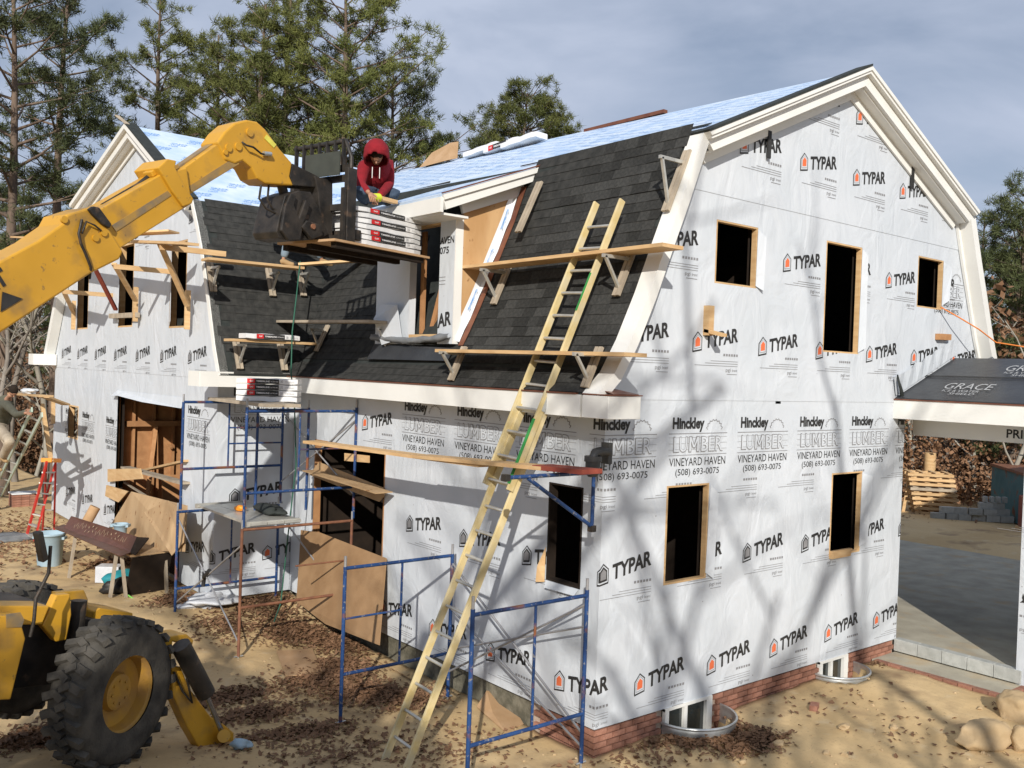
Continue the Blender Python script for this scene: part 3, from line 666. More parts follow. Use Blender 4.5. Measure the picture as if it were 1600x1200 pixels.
def field(frames, span, mk, vis):
    for row, (p, t) in enumerate(frames):
        u = span[0] + r2.uniform(-.15, 0)
        while u < span[1]:
            k = r2.randrange(4); wd_ = sm[k][0]
            if u + wd_ > span[1]: break
            Mx = mk(u + wd_ / 2, p, t); c = Mx.translation
            if u >= span[0] and vis(c): pieces.append((k, Mx))
            u += wd_ + .002
def mk_main(u, p, t):
    z = p.y; X = Vector((0, -1, 0)); Y = Vector((t.x, 0, t.y)); Z = X.cross(Y)
    return Matrix((( X.x, Y.x, Z.x, p.x + Z.x * .004), (X.y, Y.y, Z.y, u + Z.y * .004), (X.z, Y.z, Z.z, z + Z.z * .004), (0, 0, 0, 1)))
def mk_wing(u, p, t):
    X = Vector((1, 0, 0)); Y = Vector((0, t.x, t.y)); Z = X.cross(Y)
    return Matrix((( X.x, Y.x, Z.x, u + Z.x * .004), (X.y, Y.y, Z.y, p.x + Z.y * .004), (X.z, Y.z, Z.z, p.y + Z.z * .004), (0, 0, 0, 1)))
def pw_at(z):
    for (a, b) in zip(PW[:7], PW[1:8]):
        if a[1] <= z <= b[1]: return a[0] + (b[0] - a[0]) * (z - a[1]) / (b[1] - a[1])
    return 7.3
field(slope_frames(prof(1.5)[:7], EXPO), (-.23, 8.9), mk_main, lambda c: c.y < pw_at(c.z) + .1 and not (2.95 < c.y < 5.15 and c.z > 4.45))
field(slope_frames(PW[:7], EXPO), (-1.56, 1.6), mk_wing, lambda c: c.x < prof_at(c.z, 8) + .1)
# starter courses above the knee
kd2 = (Vector(p0[7]) - Vector(p0[6])).normalized()
for i in range(2):
    pt = Vector(prof(1)[6]) + kd2 * (.02 + EXPO * i)
    field([(pt, kd2)], (-.23, 2.5 - i * .3), mk_main, lambda c: True)
pieces.sort(key=lambda q: (q[1].translation - CAM).length)
for k, Mx in pieces[:300]: part('shingle', sm[k][1], house, Mx)
m = MB()
for k, Mx in pieces[300:]: m.add([Mx @ Vector(v) for v in sm[k][2]], sm[k][3])
m.build('shingle', M['shingle_far'], house, kind='stuff')
print('shingle pieces', len(pieces))
# felt strips on the blue
m = MB()
def felt_strip(y0, s0, y1, s1, wd_, mt='felt', name='felt_strip', lift=.012):
    a = roofpt(y0, s0) ; b = roofpt(y1, s1); m = MB(); n = Vector((-kd2.y, 0, kd2.x)); m.beam(a + n * lift, b + n * lift, wd_, .012, up=n); return m.build(name, M[mt], house)
felt_strip(-.2, .38, 2.6, .22, .2); felt_strip(.3, .85, 1.9, .62, .12); felt_strip(1.0, .62, 2.0, .5, .2); felt_strip(2.0, .42, 2.9, .28, .1); felt_strip(2.7, .35, 3.5, .30, .05, 'dark'); felt_strip(-.22, .6, -.1, 3.2, .18)
# ------------------------------------------------------------------ foundation, bricks, wells
m = MB(); m.box((3.38, .13, -.42), (6.66, .16, .82)); m.box((.13, .6, -.42), (.16, 1.05, .82)); m.build('mortar_bed', M['mortar'], house)
m = MB(); m.box((.16, 4.4, -.42), (.2, 6.6, .82)); m.build('rough_foundation', mat('dark rough concrete', (.10, .095, .07), (.20, .185, .14), .95, 7, .6, 40), house)  # darker tone than the wing foundation
m = MB(); m.box((-1.22, 13.1, -.30), (.2, 10.4, .58)); m.box((-.6, 8.02, -.3), (1.5, .16, .58)); m.build('rough_foundation', M['concrete'], house)
bq = MB(); bq.box((0, 0, 0), (.203, .09, .060)); bo = bq.build('brick', M['brick'], None, bevel=0); bmesh_ = bo.data; bpy.data.objects.remove(bo)
for c in range(7):
    z = -.05 - .073 * c; x = .105 if c % 2 == 0 else .2
    while x < 6.62:
        if not ((1.12 < x < 2.18) or (4.48 < x < 5.38)):
            part('brick', bmesh_, house, Matrix.Translation((x, .05 + r2.uniform(-.003, .003), z)))
        x += .2135
    y = .2 if c % 2 == 0 else .105
    while y < 1.05:
        part('brick', bmesh_, house, Matrix.Translation((.05 + r2.uniform(-.003, .003), y, z)) @ Matrix.Rotation(R_(90), 4, 'Z')); y += .2135
def cellar(x0, x1):
    m = MB(); m.box(((x0 + x1) / 2, .045, -.32), (x1 - x0, .02, .62)); g_ = m.build('cellar_window', M['glass'], house)
    m = MB()
    for x in (x0 + .035, x1 - .05): m.box((x, .01, -.32), (.11 if x > x0 + .1 else .07, .05, .62))
    m.box(((x0 + x1) / 2 - .05, .015, -.32), (.06, .04, .62)); m.box(((x0 + x1) / 2, .012, -.02), (x1 - x0, .05, .04)); m.build('frame', M['trim'], g_)
cellar(1.2, 2.1); cellar(4.56, 5.3)
def well(cx, r, lab):
    t = thing('window_well', lab, 'window well', (cx, -.0, -.3), 'galvanised window wells'); m = MB(); vs = []; n = 40
    for i in range(n + 1):
        a = math.pi * i / n; c, s = math.cos(a), -math.sin(a)
        for k, z in enumerate(np.linspace(-.55, -.17, 12)):
            rr_ = r + .008 * math.sin(k * 2.2); vs.append((cx + rr_ * c, rr_ * s * .95, z))
    m.add(vs, [(12 * i + k, 12 * i + k + 1, 12 * i + k + 13, 12 * i + k + 12) for i in range(n) for k in range(11)], 0, True); m.build('corrugated_shell', M['galv'], t)
    m = MB(); m.path([(cx + (r + .01) * math.cos(math.pi * i / n), -(r + .01) * math.sin(math.pi * i / n) * .95, -.165) for i in range(n + 1)], .018, 6); m.build('rim', M['galv'], t)
well(1.72, .56, 'curved galvanised steel window well nearest the front corner of the house, leaves heaped against it')
well(4.98, .50, 'curved galvanised steel window well farther along the gable wall, standing clear in bare sand')
# ================================================================== BREEZEWAY
br = thing('breezeway', 'low breezeway roof with black membrane and white fascia running forward from the gable end', 'breezeway', (8.3, -3, -.3))
E1 = Vector((6.4, 0, 3.87)); RG = Vector((8.28, 0, 4.56)); E2 = Vector((10.2, 0, 3.87))
m = MB(); m.prism([(6.36, -.02, 3.86), (8.28, -.02, 4.55), (10.2, -.02, 3.86), (10.2, -.02, 3.78), (6.36, -.02, 3.78)], (0, -8, 0)); m.build('roof_membrane', M['blackmem'], br)
m = MB(); m.box((6.38, -4, 3.68), (.05, 8.0, .29)); m.box((6.55, -.035, 3.68), (.34, .03, .29)); m.build('fascia', M['trim'], br)
m = MB(); m.box((6.37, -4, 3.835), (.06, 8.0, .02)); m.build('drip_edge', M['copper'], br)
m = MB(); m.box((6.72, -4, 3.545), (.62, 8.0, .03)); m.build('soffit', M['trim'], br)
m = MB(); m.box((7.05, -4, 3.40), (.12, 8.0, .28)); m.build('header_beam', M['trim'], br)
S = Sheet2D(); S.text('PRIMED', 1.45, 3.33, .6, .13, 0, .02)
mesh_of('beam_print', clip_map(S.v, S.f, S.m, [], lambda x, y: True, lambda u, z, d: (6.986, -u, z)), [M['black']], br)
sd = (RG - E1).normalized(); sn = Vector((-sd.z, 0, sd.x))
def bp_(y, s, h=.008): p = E1 + sd * s + sn * (h + .0); return (p.x - .04, -y, p.z)
S = Sheet2D()
for k in range(5):
    for (s, o_) in ((.45, 0), (1.35, .55)):
        u = .55 + k * 1.3 + o_
        S.text('GRACE', u, s, .72, .26, 0, -.004); S.text('ICE & WATER', u + .05, s - .13, .55, .09, 0, -.002); S.text('SHIELD', u + .2, s - .25, .38, .09, 0, -.002)
mesh_of('membrane_print', clip_map(S.v, S.f, S.m, [], lambda x, y: y < 1.95, lambda u, s, d: bp_(u, s)), [M['lgrey']], br)
m = MB(); m.prism([bp_(0, 1.0, .004), bp_(8, 1.0, .004), bp_(8, 1.04, .004), bp_(0, 1.04, .004)], (0, 0, .006)); m.build('membrane_lap', M['black'], br)
# torn wrap lapping the roof, curled felt
m = MB(); vs = []
for i in range(13):
    s = i / 12 * 2.05; a = E1 + sd * s; tear = .06 * noise.noise(Vector((i * .9, 0, 0)))
    vs += [(a.x - .04, -.03, a.z + .02 - 0), (a.x - .14 , -.045 - .03 * (i % 2), a.z + .30 + tear)]
m.add(vs, [(2 * i, 2 * i + 1, 2 * i + 3, 2 * i + 2) for i in range(12)]); m.build('torn_wrap_edge', M['wrap'], br)
m = MB(); m.path([(6.42, -.1, 3.9), (6.34, -.12, 4.0), (6.30, -.1, 4.12), (6.33, -.06, 4.22)], .035, 6, r2=.012); m.build('curled_felt', M['felt'], br)
# foundation of the breezeway
fd = tag(MB().box((11.3, 6.4, -.14), (9.1, 17.0, .27)).build('breezeway_floor', M['concrete']), 'dusty concrete floor slab running back under the breezeway roof', 'floor slab', kind='structure')
lf = thing('block_footing', 'low concrete block footing with a brick front beside the gable wall', 'foundation', (6.4, -1, -.4))
m = MB(); m.box((6.36, -.98, -.42), (.72, 1.94, .44)); m.build('ledge', M['concrete'], lf)
for k in range(5):
    m = MB(); m.box((6.74, -.19 - k * .385, -.085), (.16, .378, .19)); m.build('concrete_block', M['block'], lf, bevel=.006)
m = MB(); m.box((6.06, -.98, -.44), (.08, 1.98, .34)); m.box((6.5, -1.93, -.44), (.9, .08, .34)); m.build('mortar_bed', M['mortar'], lf)
for c in range(4):
    z = -.225 - .073 * c; y = -.06 - (0 if c % 2 else .107)
    while y > -1.9: part('brick', bmesh_, lf, Matrix.Translation((6.02, y, z)) @ Matrix.Rotation(R_(90), 4, 'Z')); y -= .2135
    x = 6.12 + (0 if c % 2 else .107)
    while x < 7.0: part('brick', bmesh_, lf, Matrix.Translation((x, -1.97, z))); x += .2135
# ================================================================== SECOND BUILDING
sb = thing('garage_building', 'second wrapped building whose corner shows at the right edge beyond the breezeway', 'garage', (9, -6, -.3))
m = MB(); m.box((7.74, -6.74, 1.6), (2.1, 9.8, 4.0)); m.build('low_wall', M['wrap'], sb)
m = MB(); m.box((13.9, -6.95, 3.0), (10.2, 9.8, 6.8)); m.build('wall', M['wrap'], sb)
m = MB(); m.prism([(8.6, -1.8, 6.4), (8.6, -6.9, 8.8), (8.6, -12.0, 6.4)], (10.6, 0, 0)); m.build('roof', M['felt'], sb)
S = Sheet2D()
for k in range(4): logo(S, -.55 + k * 1.34, .95, 0); logo(S, -.3 + k * 1.34, 2.3, 1)
mesh_of('wrap_print', clip_map(S.v, S.f, S.m, [], lambda x, y: x > .02, lambda u, z, d: (6.686 - d, -1.84 - u, z)), PRINT, sb)
m = MB(); vs = []
for i in range(9):
    a = R_(95 - i * 16); 
    for y in (-2.3, -1.75): vs.append((6.75 + .55 * math.cos(a) * .6, y - .25 * (i / 8), 2.55 + .55 * math.sin(a) * 1.0))
m.add(vs, [(2 * i, 2 * i + 1, 2 * i + 3, 2 * i + 2) for i in range(8)], 0, True)
mb_ = tag(m.build('membrane_roll', M['greymem']), 'loose grey membrane curling out past the corner of the wrapped garage', 'membrane'); mb_.modifiers.new('t', 'SOLIDIFY').thickness = .02
# ================================================================== SCAFFOLDING
def sframe(parent, y, x0, x1, z0, z1, m='scaf', rails=(), mid=None, rungs=(), foot=False):
    """one scaffold frame standing across the wall: two posts, rails, a middle bar"""
    r = .024
    for x in (x0, x1):
        q = MB(); q.tube((x, y, z0), (x, y, z1), r, 8); p = q.build('post', M[m], parent)
        q = MB(); q.tube((x, y, z1), (x, y, z1 + .13), .017, 8); q.build('coupling_pin', M['zinc'], p)
        if foot:
            q = MB(); q.tube((x, y, z0 - .0), (x, y, z0 - .10), .016, 6); q.tube((x - .07, y, z0 + .0), (x + .07, y, z0 + .0), .012, 6); q.build('screw_jack', M['galv'], p)
    for z in rails:
        q = MB(); q.tube((x0, y, z), (x1, y, z), r * .95, 8); q.build('rail', M[m], parent)
    if mid is not None:
        q = MB(); q.tube((mid[0], y, mid[1]), (mid[0], y, mid[2]), .016, 8); q.build('middle_bar', M[m], parent)
    for (a, b, z) in rungs:
        q = MB(); q.tube((a, y, z), (b, y, z), .014, 8); q.build('rung', M[m], parent)
def brace(parent, a, b, m='zinc'):
    q = MB(); q.tube(a, b, .014, 6); q.build('cross_brace', M[m], parent)
t = thing('scaffold_tower', 'single lift blue scaffold frames standing by the near corner with the ladder passing over them', 'scaffold', (-1.1, 1.2, -.33))
sframe(t, 2.46, -1.9, -.3, -.28, 1.62, rails=(1.60, .30), mid=(-1.08, .3, 1.6), rungs=((-1.9, -1.08, .98),), foot=True)
sframe(t, -.08, -1.86, -.27, -.28, 1.66, rails=(1.60, .27), mid=(-1.02, .3, 1.6), foot=True)
brace(t, (-.3, 2.46, 1.5), (-.27, -.08, .05)); brace(t, (-.27, -.08, 1.5), (-.3, 2.46, .05)); brace(t, (-.3, 2.46, .9), (-.27, -.08, -.1)); brace(t, (-.27, -.08, 1.25), (-.3, 2.46, .35))
t2 = thing('scaffold_tower', 'two lift scaffold of blue over rusty brown frames against the inside corner of the wing', 'scaffold', (-1.1, 6.6, -.33))
sframe(t2, 7.62, -2.12, -.36, -.28, 1.6, rails=(1.58, .32), mid=(-1.2, .32, 1.58), foot=True)
sframe(t2, 7.62, -2.08, -.33, 1.62, 3.38, rails=(3.38, 2.28), mid=(-1.3, 2.28, 3.38), rungs=((-1.3, -.33, 2.95), (-1.3, -.33, 2.68)))
sframe(t2, 5.60, -1.88, -.04, -.30, 1.6, 'rust', rails=(1.58, .42), rungs=((-1.0, -.04, .95),), foot=True)
sframe(t2, 5.60, -1.86, -.02, 1.62, 3.40, rails=(3.34, 2.12), mid=(-1.0, 2.12, 3.34), rungs=((-1.0, -.02, 2.75),))
sframe(t2, 6.7, -1.2, -.3, 1.62, 3.34, rails=(3.3,))
brace(t2, (-2.1, 7.62, 1.45), (-1.88, 5.6, -.1)); brace(t2, (-2.1, 7.62, .1), (-1.88, 5.6, 1.35)); brace(t2, (-.36, 7.62, 1.45), (-.04, 5.6, .2)); brace(t2, (-.33, 7.6, 3.2), (-.02, 5.6, 2.0)); brace(t2, (-.33, 7.6, 2.0), (-.02, 5.6, 3.2))
q = MB()
for i in range(3): q.box((-1.66 + i * .28, 6.6, 1.66), (.27, 2.15, .035))
for yy in (5.58, 7.62): q.box((-1.4, yy, 1.66), (.86, .05, .075))
q.build('aluminium_platform', M['alu'], t2)
for x_ in (-1.5, -1.2):
    q = MB(); q.box((x_, 6.6, 3.43), (.26, 2.3, .05)); q.build('top_plank', M['oldwood'], t2)
def lump(name, lab, cat, c, d, mt, seed=1, amp=.35, group=None, rz=0, sub=3, flat=.0):
    bm = bmesh.new(); bmesh.ops.create_icosphere(bm, subdivisions=sub, radius=1)
    if cat in ('boulder', 'stone'):
        rq = random.Random(seed)
        for _ in range(11):
            pn = Vector((rq.gauss(0, 1), rq.gauss(0, 1), rq.gauss(0, 1))).normalized(); lim = rq.uniform(.66, .86)
            for v in bm.verts:
                e = v.co.dot(pn) - lim
                if e > 0: v.co -= pn * e * .92
    for v in bm.verts:
        k = 1 + amp * noise.noise(v.co * 1.2 + Vector((seed, seed * 2, 0))) + amp * .35 * noise.noise(v.co * 3.3 + Vector((seed, 0, 0)))
        v.co *= k; v.co.x *= d[0] / 2; v.co.y *= d[1] / 2; v.co.z *= d[2] / 2
    me = bpy.data.meshes.new(name); bm.to_mesh(me); bm.free(); me.materials.append(M[mt])
    for p in me.polygons: p.use_smooth = sub > 2
    o = bpy.data.objects.new(name, me); COL.objects.link(o); o.location = c; o.rotation_euler = (0, 0, rz)
    return tag(o, lab, cat, group) if lab else o
c = at(395, 808, 'z', 1.75)
lump('rag', 'dark crumpled tarp lying on the lower platform of the left scaffold', 'tarp', (-1.15, 6.3, 1.76), (.3, .9, .16), 'felt', 4, .5)
lump('orange_tool', 'small orange tool lying on the left scaffold platform', 'tool', (-1.45, 6.7, 1.73), (.16, .26, .10), 'orangecap', 5, .3)
# planks ------------------------------------------------------------------
def plank(a, b, lab, wd_=.24, th=.042, m='lumber', up=(0, 0, 1), cat='plank', group=None, name='plank'):
    a, b = Vector(a), Vector(b); t = thing(name, lab, cat, (a + b) / 2, group); q = MB(); q.beam(a, b, wd_, th, up); q.build('board', M[m], t); return t
tag(bpy.data.objects[plank((-.85, 5.55, 2.87), (-.80, 1.15, 2.95), 'long pale plank bridging from the left scaffold towards the ladder').name], group=None)
t = plank((-.82, 2.5, 2.93), (-.80, -.62, 3.06), 'plank with a red painted end behind the ladder, on the blue wall bracket', .28)
q = MB(); q.beam((-.80, .15, 3.033), (-.80, -.64, 3.063), .288, .05); q.build('painted_end', M['redwood'], t)
t = thing('wall_bracket', 'blue tubular triangle bracket carrying the red ended plank at the near corner', 'scaffold bracket', (-.3, -.15, 2.4))
for a, b in (((-.3, -.15, 2.33), (-.3, -.15, 3.05)), ((-.3, -.15, 2.98), (-1.55, -.15, 2.98)), ((-.3, -.15, 2.38), (-1.25, -.15, 2.96))):
    q = MB(); q.tube(a, b, .022, 8); q.build('tube', M['scaf'], t)
for p in ((-.3, -.15, 2.36), (-.3, -.15, 3.02), (-1.55, -.15, 2.98)):
    q = MB(); q.box(p, (.07, .07, .07)); q.build('clamp', M['iron'], t)
# roof planks
def Xs(z, y=2): return prof_at(z, y)
plank((.30, 3.05, 5.50), (.38, -.58, 5.52), 'plank on brackets across the upper right shingles, its end past the rake', .36, group='roof staging planks')
q = bpy.data.objects; 
plank((-.28, 2.80, 4.31), (-.22, -.64, 4.29), 'plank across the lower right shingles just above the eave, ladder crossing it', .36, group='roof staging planks')
plank((-.28, 7.75, 4.80), (-.26, 4.6, 4.74), 'shadowed plank below the forklift load, left of the dormer window', .34, m='oldwood', group='roof staging planks')
plank((-1.80, 7.62, 5.74), (-.12, 7.55, 5.74), 'plank across the wing shingles nearest the wing gable, workers boots at its end', .36, group='roof staging planks')
plank((-.18, 7.50, 5.80), (1.25, 6.7, 6.0), 'plank meeting the wing roof plank at the valley, running right under the load', .26, group='roof staging planks')
plank((-1.55, 7.20, 4.42), (-.02, 7.15, 4.42), 'short low plank on the wing shingles carrying one white shingle pack', .30, group='roof staging planks')
def roof_bracket(base, nrm, lab, arm=.42, L=.62):
    """two wooden slats up the slope, horizontal arm, strut; base = foot on the roof; nrm = horizontal outward direction"""
    base = Vector(base); nrm = Vector(nrm).normalized(); side = Vector((0, 0, 1)).cross(nrm)
    # slope direction: inwards and up
    axis = 'x' if abs(nrm.x) > abs(nrm.y) else 'y'
    t = thing('roof_bracket', lab, 'roof bracket', base, 'brackets holding the roof planks')
    upd = (-nrm * .42 + Vector((0, 0, 1)) * .9).normalized(); off = nrm * .05
    for s in (-1, 1):
        q = MB(); q.beam(base + off + side * s * .032, base + off + side * s * .032 + upd * L, .035, .05, up=side); q.build('slat', M['oldwood'], t)
    top = base + off + upd * (L * .80); q = MB(); q.beam(top, top + nrm * arm, .035, .04); q.build('arm', M['alu'], t)
    q = MB(); q.beam(base + off + upd * .10, top + nrm * (arm - .04), .03, .035, up=side); q.build('strut', M['alu'], t)
    return t
def rb(y, z, lab, arm=.42, L=.62): x = prof_at(z, y); return roof_bracket((x - .02, y, z), (-1, 0, 0), lab, arm, L)
rb(.22, 5.0, 'bracket under the upper right plank between ladder and rake', .45); rb(2.55, 4.98, 'bracket under the left end of the upper right plank beside the plywood cheek', .45)
rb(-.02, 3.92, 'bracket just above the eave at the near corner', .36, .5); rb(2.55, 3.92, 'bracket above the eave below the dormer sill corner', .36, .5)
rb(-.10, 6.02, 'empty bracket high on the shingles beside the gable rake', .42, .85)
rb(4.75, 4.28, 'bracket under the right end of the shadowed plank left of the dormer', .3, .5); rb(7.0, 4.3, 'bracket under the left end of the shadowed plank near the valley', .3, .5)
def rbw(x, z, lab): y = pw_at(z); return roof_bracket((x, y - .02, z), (0, -1, 0), lab, .40, .55)
rbw(-1.52, 5.25, 'leftmost bracket on the wing shingles under the long plank'); rbw(-.45, 5.25, 'second bracket on the wing shingles, right of the leftmost one'); rbw(.15, 5.3, 'bracket on the wing shingles nearest the valley below the worker')
rbw(-1.25, 3.95, 'low bracket on the wing shingles under the left end of the short plank'); rbw(-.45, 3.95, 'low bracket on the wing shingles under the right end of the short plank')
t = thing('roof_slat_pair', 'pair of grey wooden slats leaning loose on the shingles beside the dormer roof', 'slats', at(830, 325, 'x', .85))
for s in (0, .07):
    q = MB(); q.beam(at(812, 362, 'x', .62) + Vector((0, s, 0)), at(846, 284, 'x', 1.02) + Vector((0, s, 0)), .035, .05, up=(0, 1, 0)); q.build('slat', M['oldwood'], t)
# wooden outriggers on the wing gable ----------------------------------------
def stick(a, b, w_, h_, m, parent, name='brace', up=(0, 0, 1)):
    q = MB(); q.beam(a, b, w_, h_, up); return q.build(name, M[m], parent)
xo = -2.35
plank(at(25, 371, 'x', xo), at(298, 381, 'x', xo), 'long pale plank on outriggers along the wing gable behind the yellow boom', .26)
plank(at(-25, 391, 'x', -3.0), at(80, 397, 'x', -3.0), 'pale plank end reaching past the left edge above the boom', .26)
plank(at(190, 366, 'x', -2.7), at(272, 362, 'x', -2.1), 'short board laid askew on the wing gable planks', .30, .03)
og = [((250, 381), (293, 478), (292, 526), 'right'), ((178, 412), (212, 470), (211, 455), 'middle'), ((98, 452), (115, 488), (116, 484), 'left')]
for (a, b, c_, w_) in og:
    t = thing('wooden_outrigger', {'right': 'pale timber outrigger brace at the rightmost wing gable window', 'middle': 'pale timber outrigger brace at the middle wing gable window', 'left': 'short timber outrigger brace at the leftmost wing gable window'}[w_], 'outrigger', at(*b, 'x', -1.55), 'timber outriggers on the wing gable')
    stick(at(*a, 'x', -2.3), at(*b, 'x', -1.6), .09, .045, 'lumber', t); A = at(*b, 'x', -1.55)
    stick(A + Vector((0, 0, .28)), A + Vector((0, 0, -.42)), .09, .05, 'lumber', t, 'cleat', up=(0, 1, 0)); stick(at(*a, 'x', -2.45) + Vector((0, .0, -.05)), at(*a, 'x', -2.45) + Vector((1.1, 0, -.05)), .05, .09, 'lumber', t, 'arm')
t = thing('wooden_outrigger', 'reddish timber brace with a grey block at its foot beside the middle window', 'outrigger', at(180, 480, 'x', -1.55), 'timber outriggers on the wing gable')
stick(at(146, 415, 'x', -2.3), at(181, 484, 'x', -1.6), .08, .045, 'redwood', t); stick(at(173, 494, 'x', -1.52), at(215, 492, 'x', -1.52), .09, .10, 'oldwood', t, 'block')
# blocks nailed to the gable
t = thing('wood_block', 'square pale timber block standing out of the gable wall left of centre', 'block', (1.66, 0, 4.8)); stick((1.70, -.02, 4.97), (1.70, -.02, 4.60), .10, .15, 'lumber', t, 'block', up=(0, 1, 0)); stick((1.70, -.02, 4.66), (1.70, -.30, 4.60), .10, .04, 'lumber', t, 'block')
t = thing('wood_block', 'small orange timber block nailed to the gable near the breezeway roof', 'block', (7.6, 0, 4.9)); stick(at(1465, 526, 'y', -.05), at(1483, 527, 'y', -.05), .08, .10, 'osb', t, 'block')
t = thing('felt_scrap', 'black strip hanging from the left gable frieze', 'felt scrap', (2.9, -.06, 7.3)); q = MB(); q.box(at(1202, 226, 'y', -.05), (.07, .02, .36)); q.build('strip', M['black'], t)
t = thing('felt_scrap', 'black strip hanging from the right gable frieze', 'felt scrap', (6.5, -.06, 7.3)); q = MB(); q.box(at(1426, 274, 'y', -.05), (.08, .02, .42)); q.build('strip', M['black'], t)
q = MB(); q.path([at(1470, 480, 'y', -.06), at(1500, 497, 'y', -.25), at(1530, 515, 'y', -.4), at(1556, 535, 'y', -.5), at(1620, 545, 'y', -.9)], .012, 5)
tag(q.build('cord', M['orangecord']), 'thin orange cord running from the small gable window to the right', 'cord')
# electric meter mast elbow at the corner
t = thing('meter_fitting', 'dark plastic electrical fitting jutting from the near corner below the eave', 'electrical fitting', (0, -.05, 3.1))
q = MB(); q.box((-.02, -.06, 3.18), (.06, .12, .24)); q.build('back_plate', M['meter'], t)
q = MB(); q.path([(-.03, -.1, 3.2), (-.18, -.12, 3.21), (-.26, -.12, 3.20), (-.29, -.12, 3.14)], .05, 10); q.build('arm', M['meter'], t)
q = MB(); q.tube((-.29, -.12, 3.16), (-.29, -.12, 3.10), .10, 14); q.tube((-.29, -.12, 3.10), (-.29, -.12, 2.98), .085, 14); q.tube((-.29, -.12, 2.98), (-.29, -.12, 2.93), .085, 14, r2=.05); q.build('head', M['meter'], t)
# ================================================================== EXTENSION LADDER
foot = at(614, 1204, 'z', -.33); top = Vector((.70, .69, 6.17))
ld = (top - foot); LL = ld.length; ld.normalize(); sy = Vector((0, 1, 0)); sy = (sy - ld * sy.dot(ld)).normalized(); ln = sy.cross(ld).normalized()
if ln.x > 0: ln = -ln
t = thing('extension_ladder', 'tall yellow fibreglass extension ladder leaning from the sand up over the right hand shingles', 'ladder', foot)
def lsec(a, b, w_, off, name):
    for s in (-1, 1):
        q = MB(); c0 = foot + ld * a + sy * (s * w_ / 2) + ln * off; c1 = foot + ld * b + sy * (s * w_ / 2) + ln * off
        q.beam(c0, c1, .008, .085, up=ln.cross(ld)) if 0 else q.beam(c0, c1, .032, .09, up=ln)
        r_ = q.build(name, M['yellowrail'], t, bevel=.004)
    k = math.ceil(a / .305) * .305
    while k < b - .1:
        q = MB(); q.tube(foot + ld * k - sy * (w_ / 2) + ln * off, foot + ld * k + sy * (w_ / 2) + ln * off, .019, 8); q.build('rung', M['alu'], t); k += .305
split = LL * .50
lsec(0, split + .9, .41, 0, 'lower_rail'); lsec(split - .25, LL, .455, .085, 'upper_rail')
for s in (-1, 1):
    q = MB(); q.box(foot + ld * (split + .85) + sy * (s * .235) + ln * .06, (.05, .03, .22), (ln, sy, ld)); q.build('rung_lock', M['galv'], t)
q = MB(); c = foot + ld * (split + .22) - sy * .228 + ln * .134; q.box(c, (.004, .05, .8), (ln, sy, ld)); q.build('green_marking', M['greenpaint'], t)
q = MB(); c = foot + ld * (LL * .82) - sy * .228 + ln * .134; q.box(c, (.004, .03, .5), (ln, sy, ld)); q.build('green_marking', M['greenpaint'], t)
# dark green air hose hanging from the roof
q = MB(); q.path([(-.2, 7.4, 5.85), (-.35, 7.2, 5.2), (-.55, 6.9, 4.6), (-.62, 6.75, 3.9), (-.62, 6.6, 3.5), (-.60, 6.5, 2.4), (-.66, 6.6, 1.2), (-.7, 6.7, .1), (-.9, 6.6, -.28)], .012, 5)
tag(q.build('air_hose', M['cord']), 'dark green hose hanging down from the wing roof through the scaffold', 'hose')
# ================================================================== SHINGLE PACKS
def pack(c, ax, d, lab, printed=True, group='white wrapped shingle packs', side=-1, seed=0, extra=None):
    """c centre, ax (X length, Y width, Z up), d dims; print on the side*Y face"""
    c = Vector(c); X, Y, Z = ax
    t = thing('shingle_pack', lab, 'shingle pack', c - Z * d[2] / 2, group); rnd_ = random.Random(seed)
    q = MB(); n = 7; vs = []
    for i in range(n + 1):
        f = i / n - .5; e = .012 * math.sin(i * 2 + seed) ; sh = .92 if i in (0, n) else 1
        for (y, z) in ((-.5, -.42), (-.44, -.5), (.44, -.5), (.5, -.42), (.5, .40), (.44, .5), (-.44, .5), (-.5, .40)):
            vs.append(c + X * (f * d[0]) + Y * (y * d[1] * sh + e * .3) + Z * (z * d[2] * sh + e * .5))
    fs = [(i * 8 + k, i * 8 + (k + 1) % 8, (i + 1) * 8 + (k + 1) % 8, (i + 1) * 8 + k) for i in range(n) for k in range(8)] + [tuple(range(7, -1, -1)), tuple(range(n * 8, n * 8 + 8))]
    q.add(vs, fs); q.build('wrapper', M['bundle'], t)
    if printed:
        O = c + Y * (side * (d[1] / 2 + .012)); s = -side if True else 1
        S = Sheet2D(); L = d[0]
        S.rect(-.32 * L, -.44 * d[2], .20 * L, .44 * d[2], 0); S.rect(-.32 * L, -.42 * d[2], -.19 * L, .42 * d[2], 1, .002)
        S.text('TIMBERLINE', -.17 * L, -.15 * d[2], .22 * L, .30 * d[2], 2, .02, 0, .002); S.text('ULTRA HD', .065 * L, -.13 * d[2], .12 * L, .22 * d[2], 2, 0, 0, .002)
        S.text('GAF', -.275 * L, -.14 * d[2], .06 * L, .3 * d[2], 2, .02, 0, .004)
        S.text('30', .225 * L, -.2 * d[2], .04 * L, .5 * d[2], 3, .0, 0, .002); S.text('SHINGLES', .30 * L, -.1 * d[2], .15 * L, .25 * d[2], 4, .0, 0, .002)
        V = clip_map(S.v, S.f, S.m, [], lambda x, y: True, lambda u, z, dd: tuple(O + X * u + Z * z + Y * (side * (dd))))
        mesh_of('wrapper_print', V, [M['black'], M['labelred'], M['labelwhite'], M['grey'], M['lgrey']], t)
    return t
BF = Vector((math.cos(R_(17)), math.sin(R_(17)), 0)); BL = Vector((-BF.y, BF.x, 0)); R0 = Vector((-.15, 3.6256, 5.92))
def bp(px, py, off): return onp(px, py, R0 + BL * off, BL)
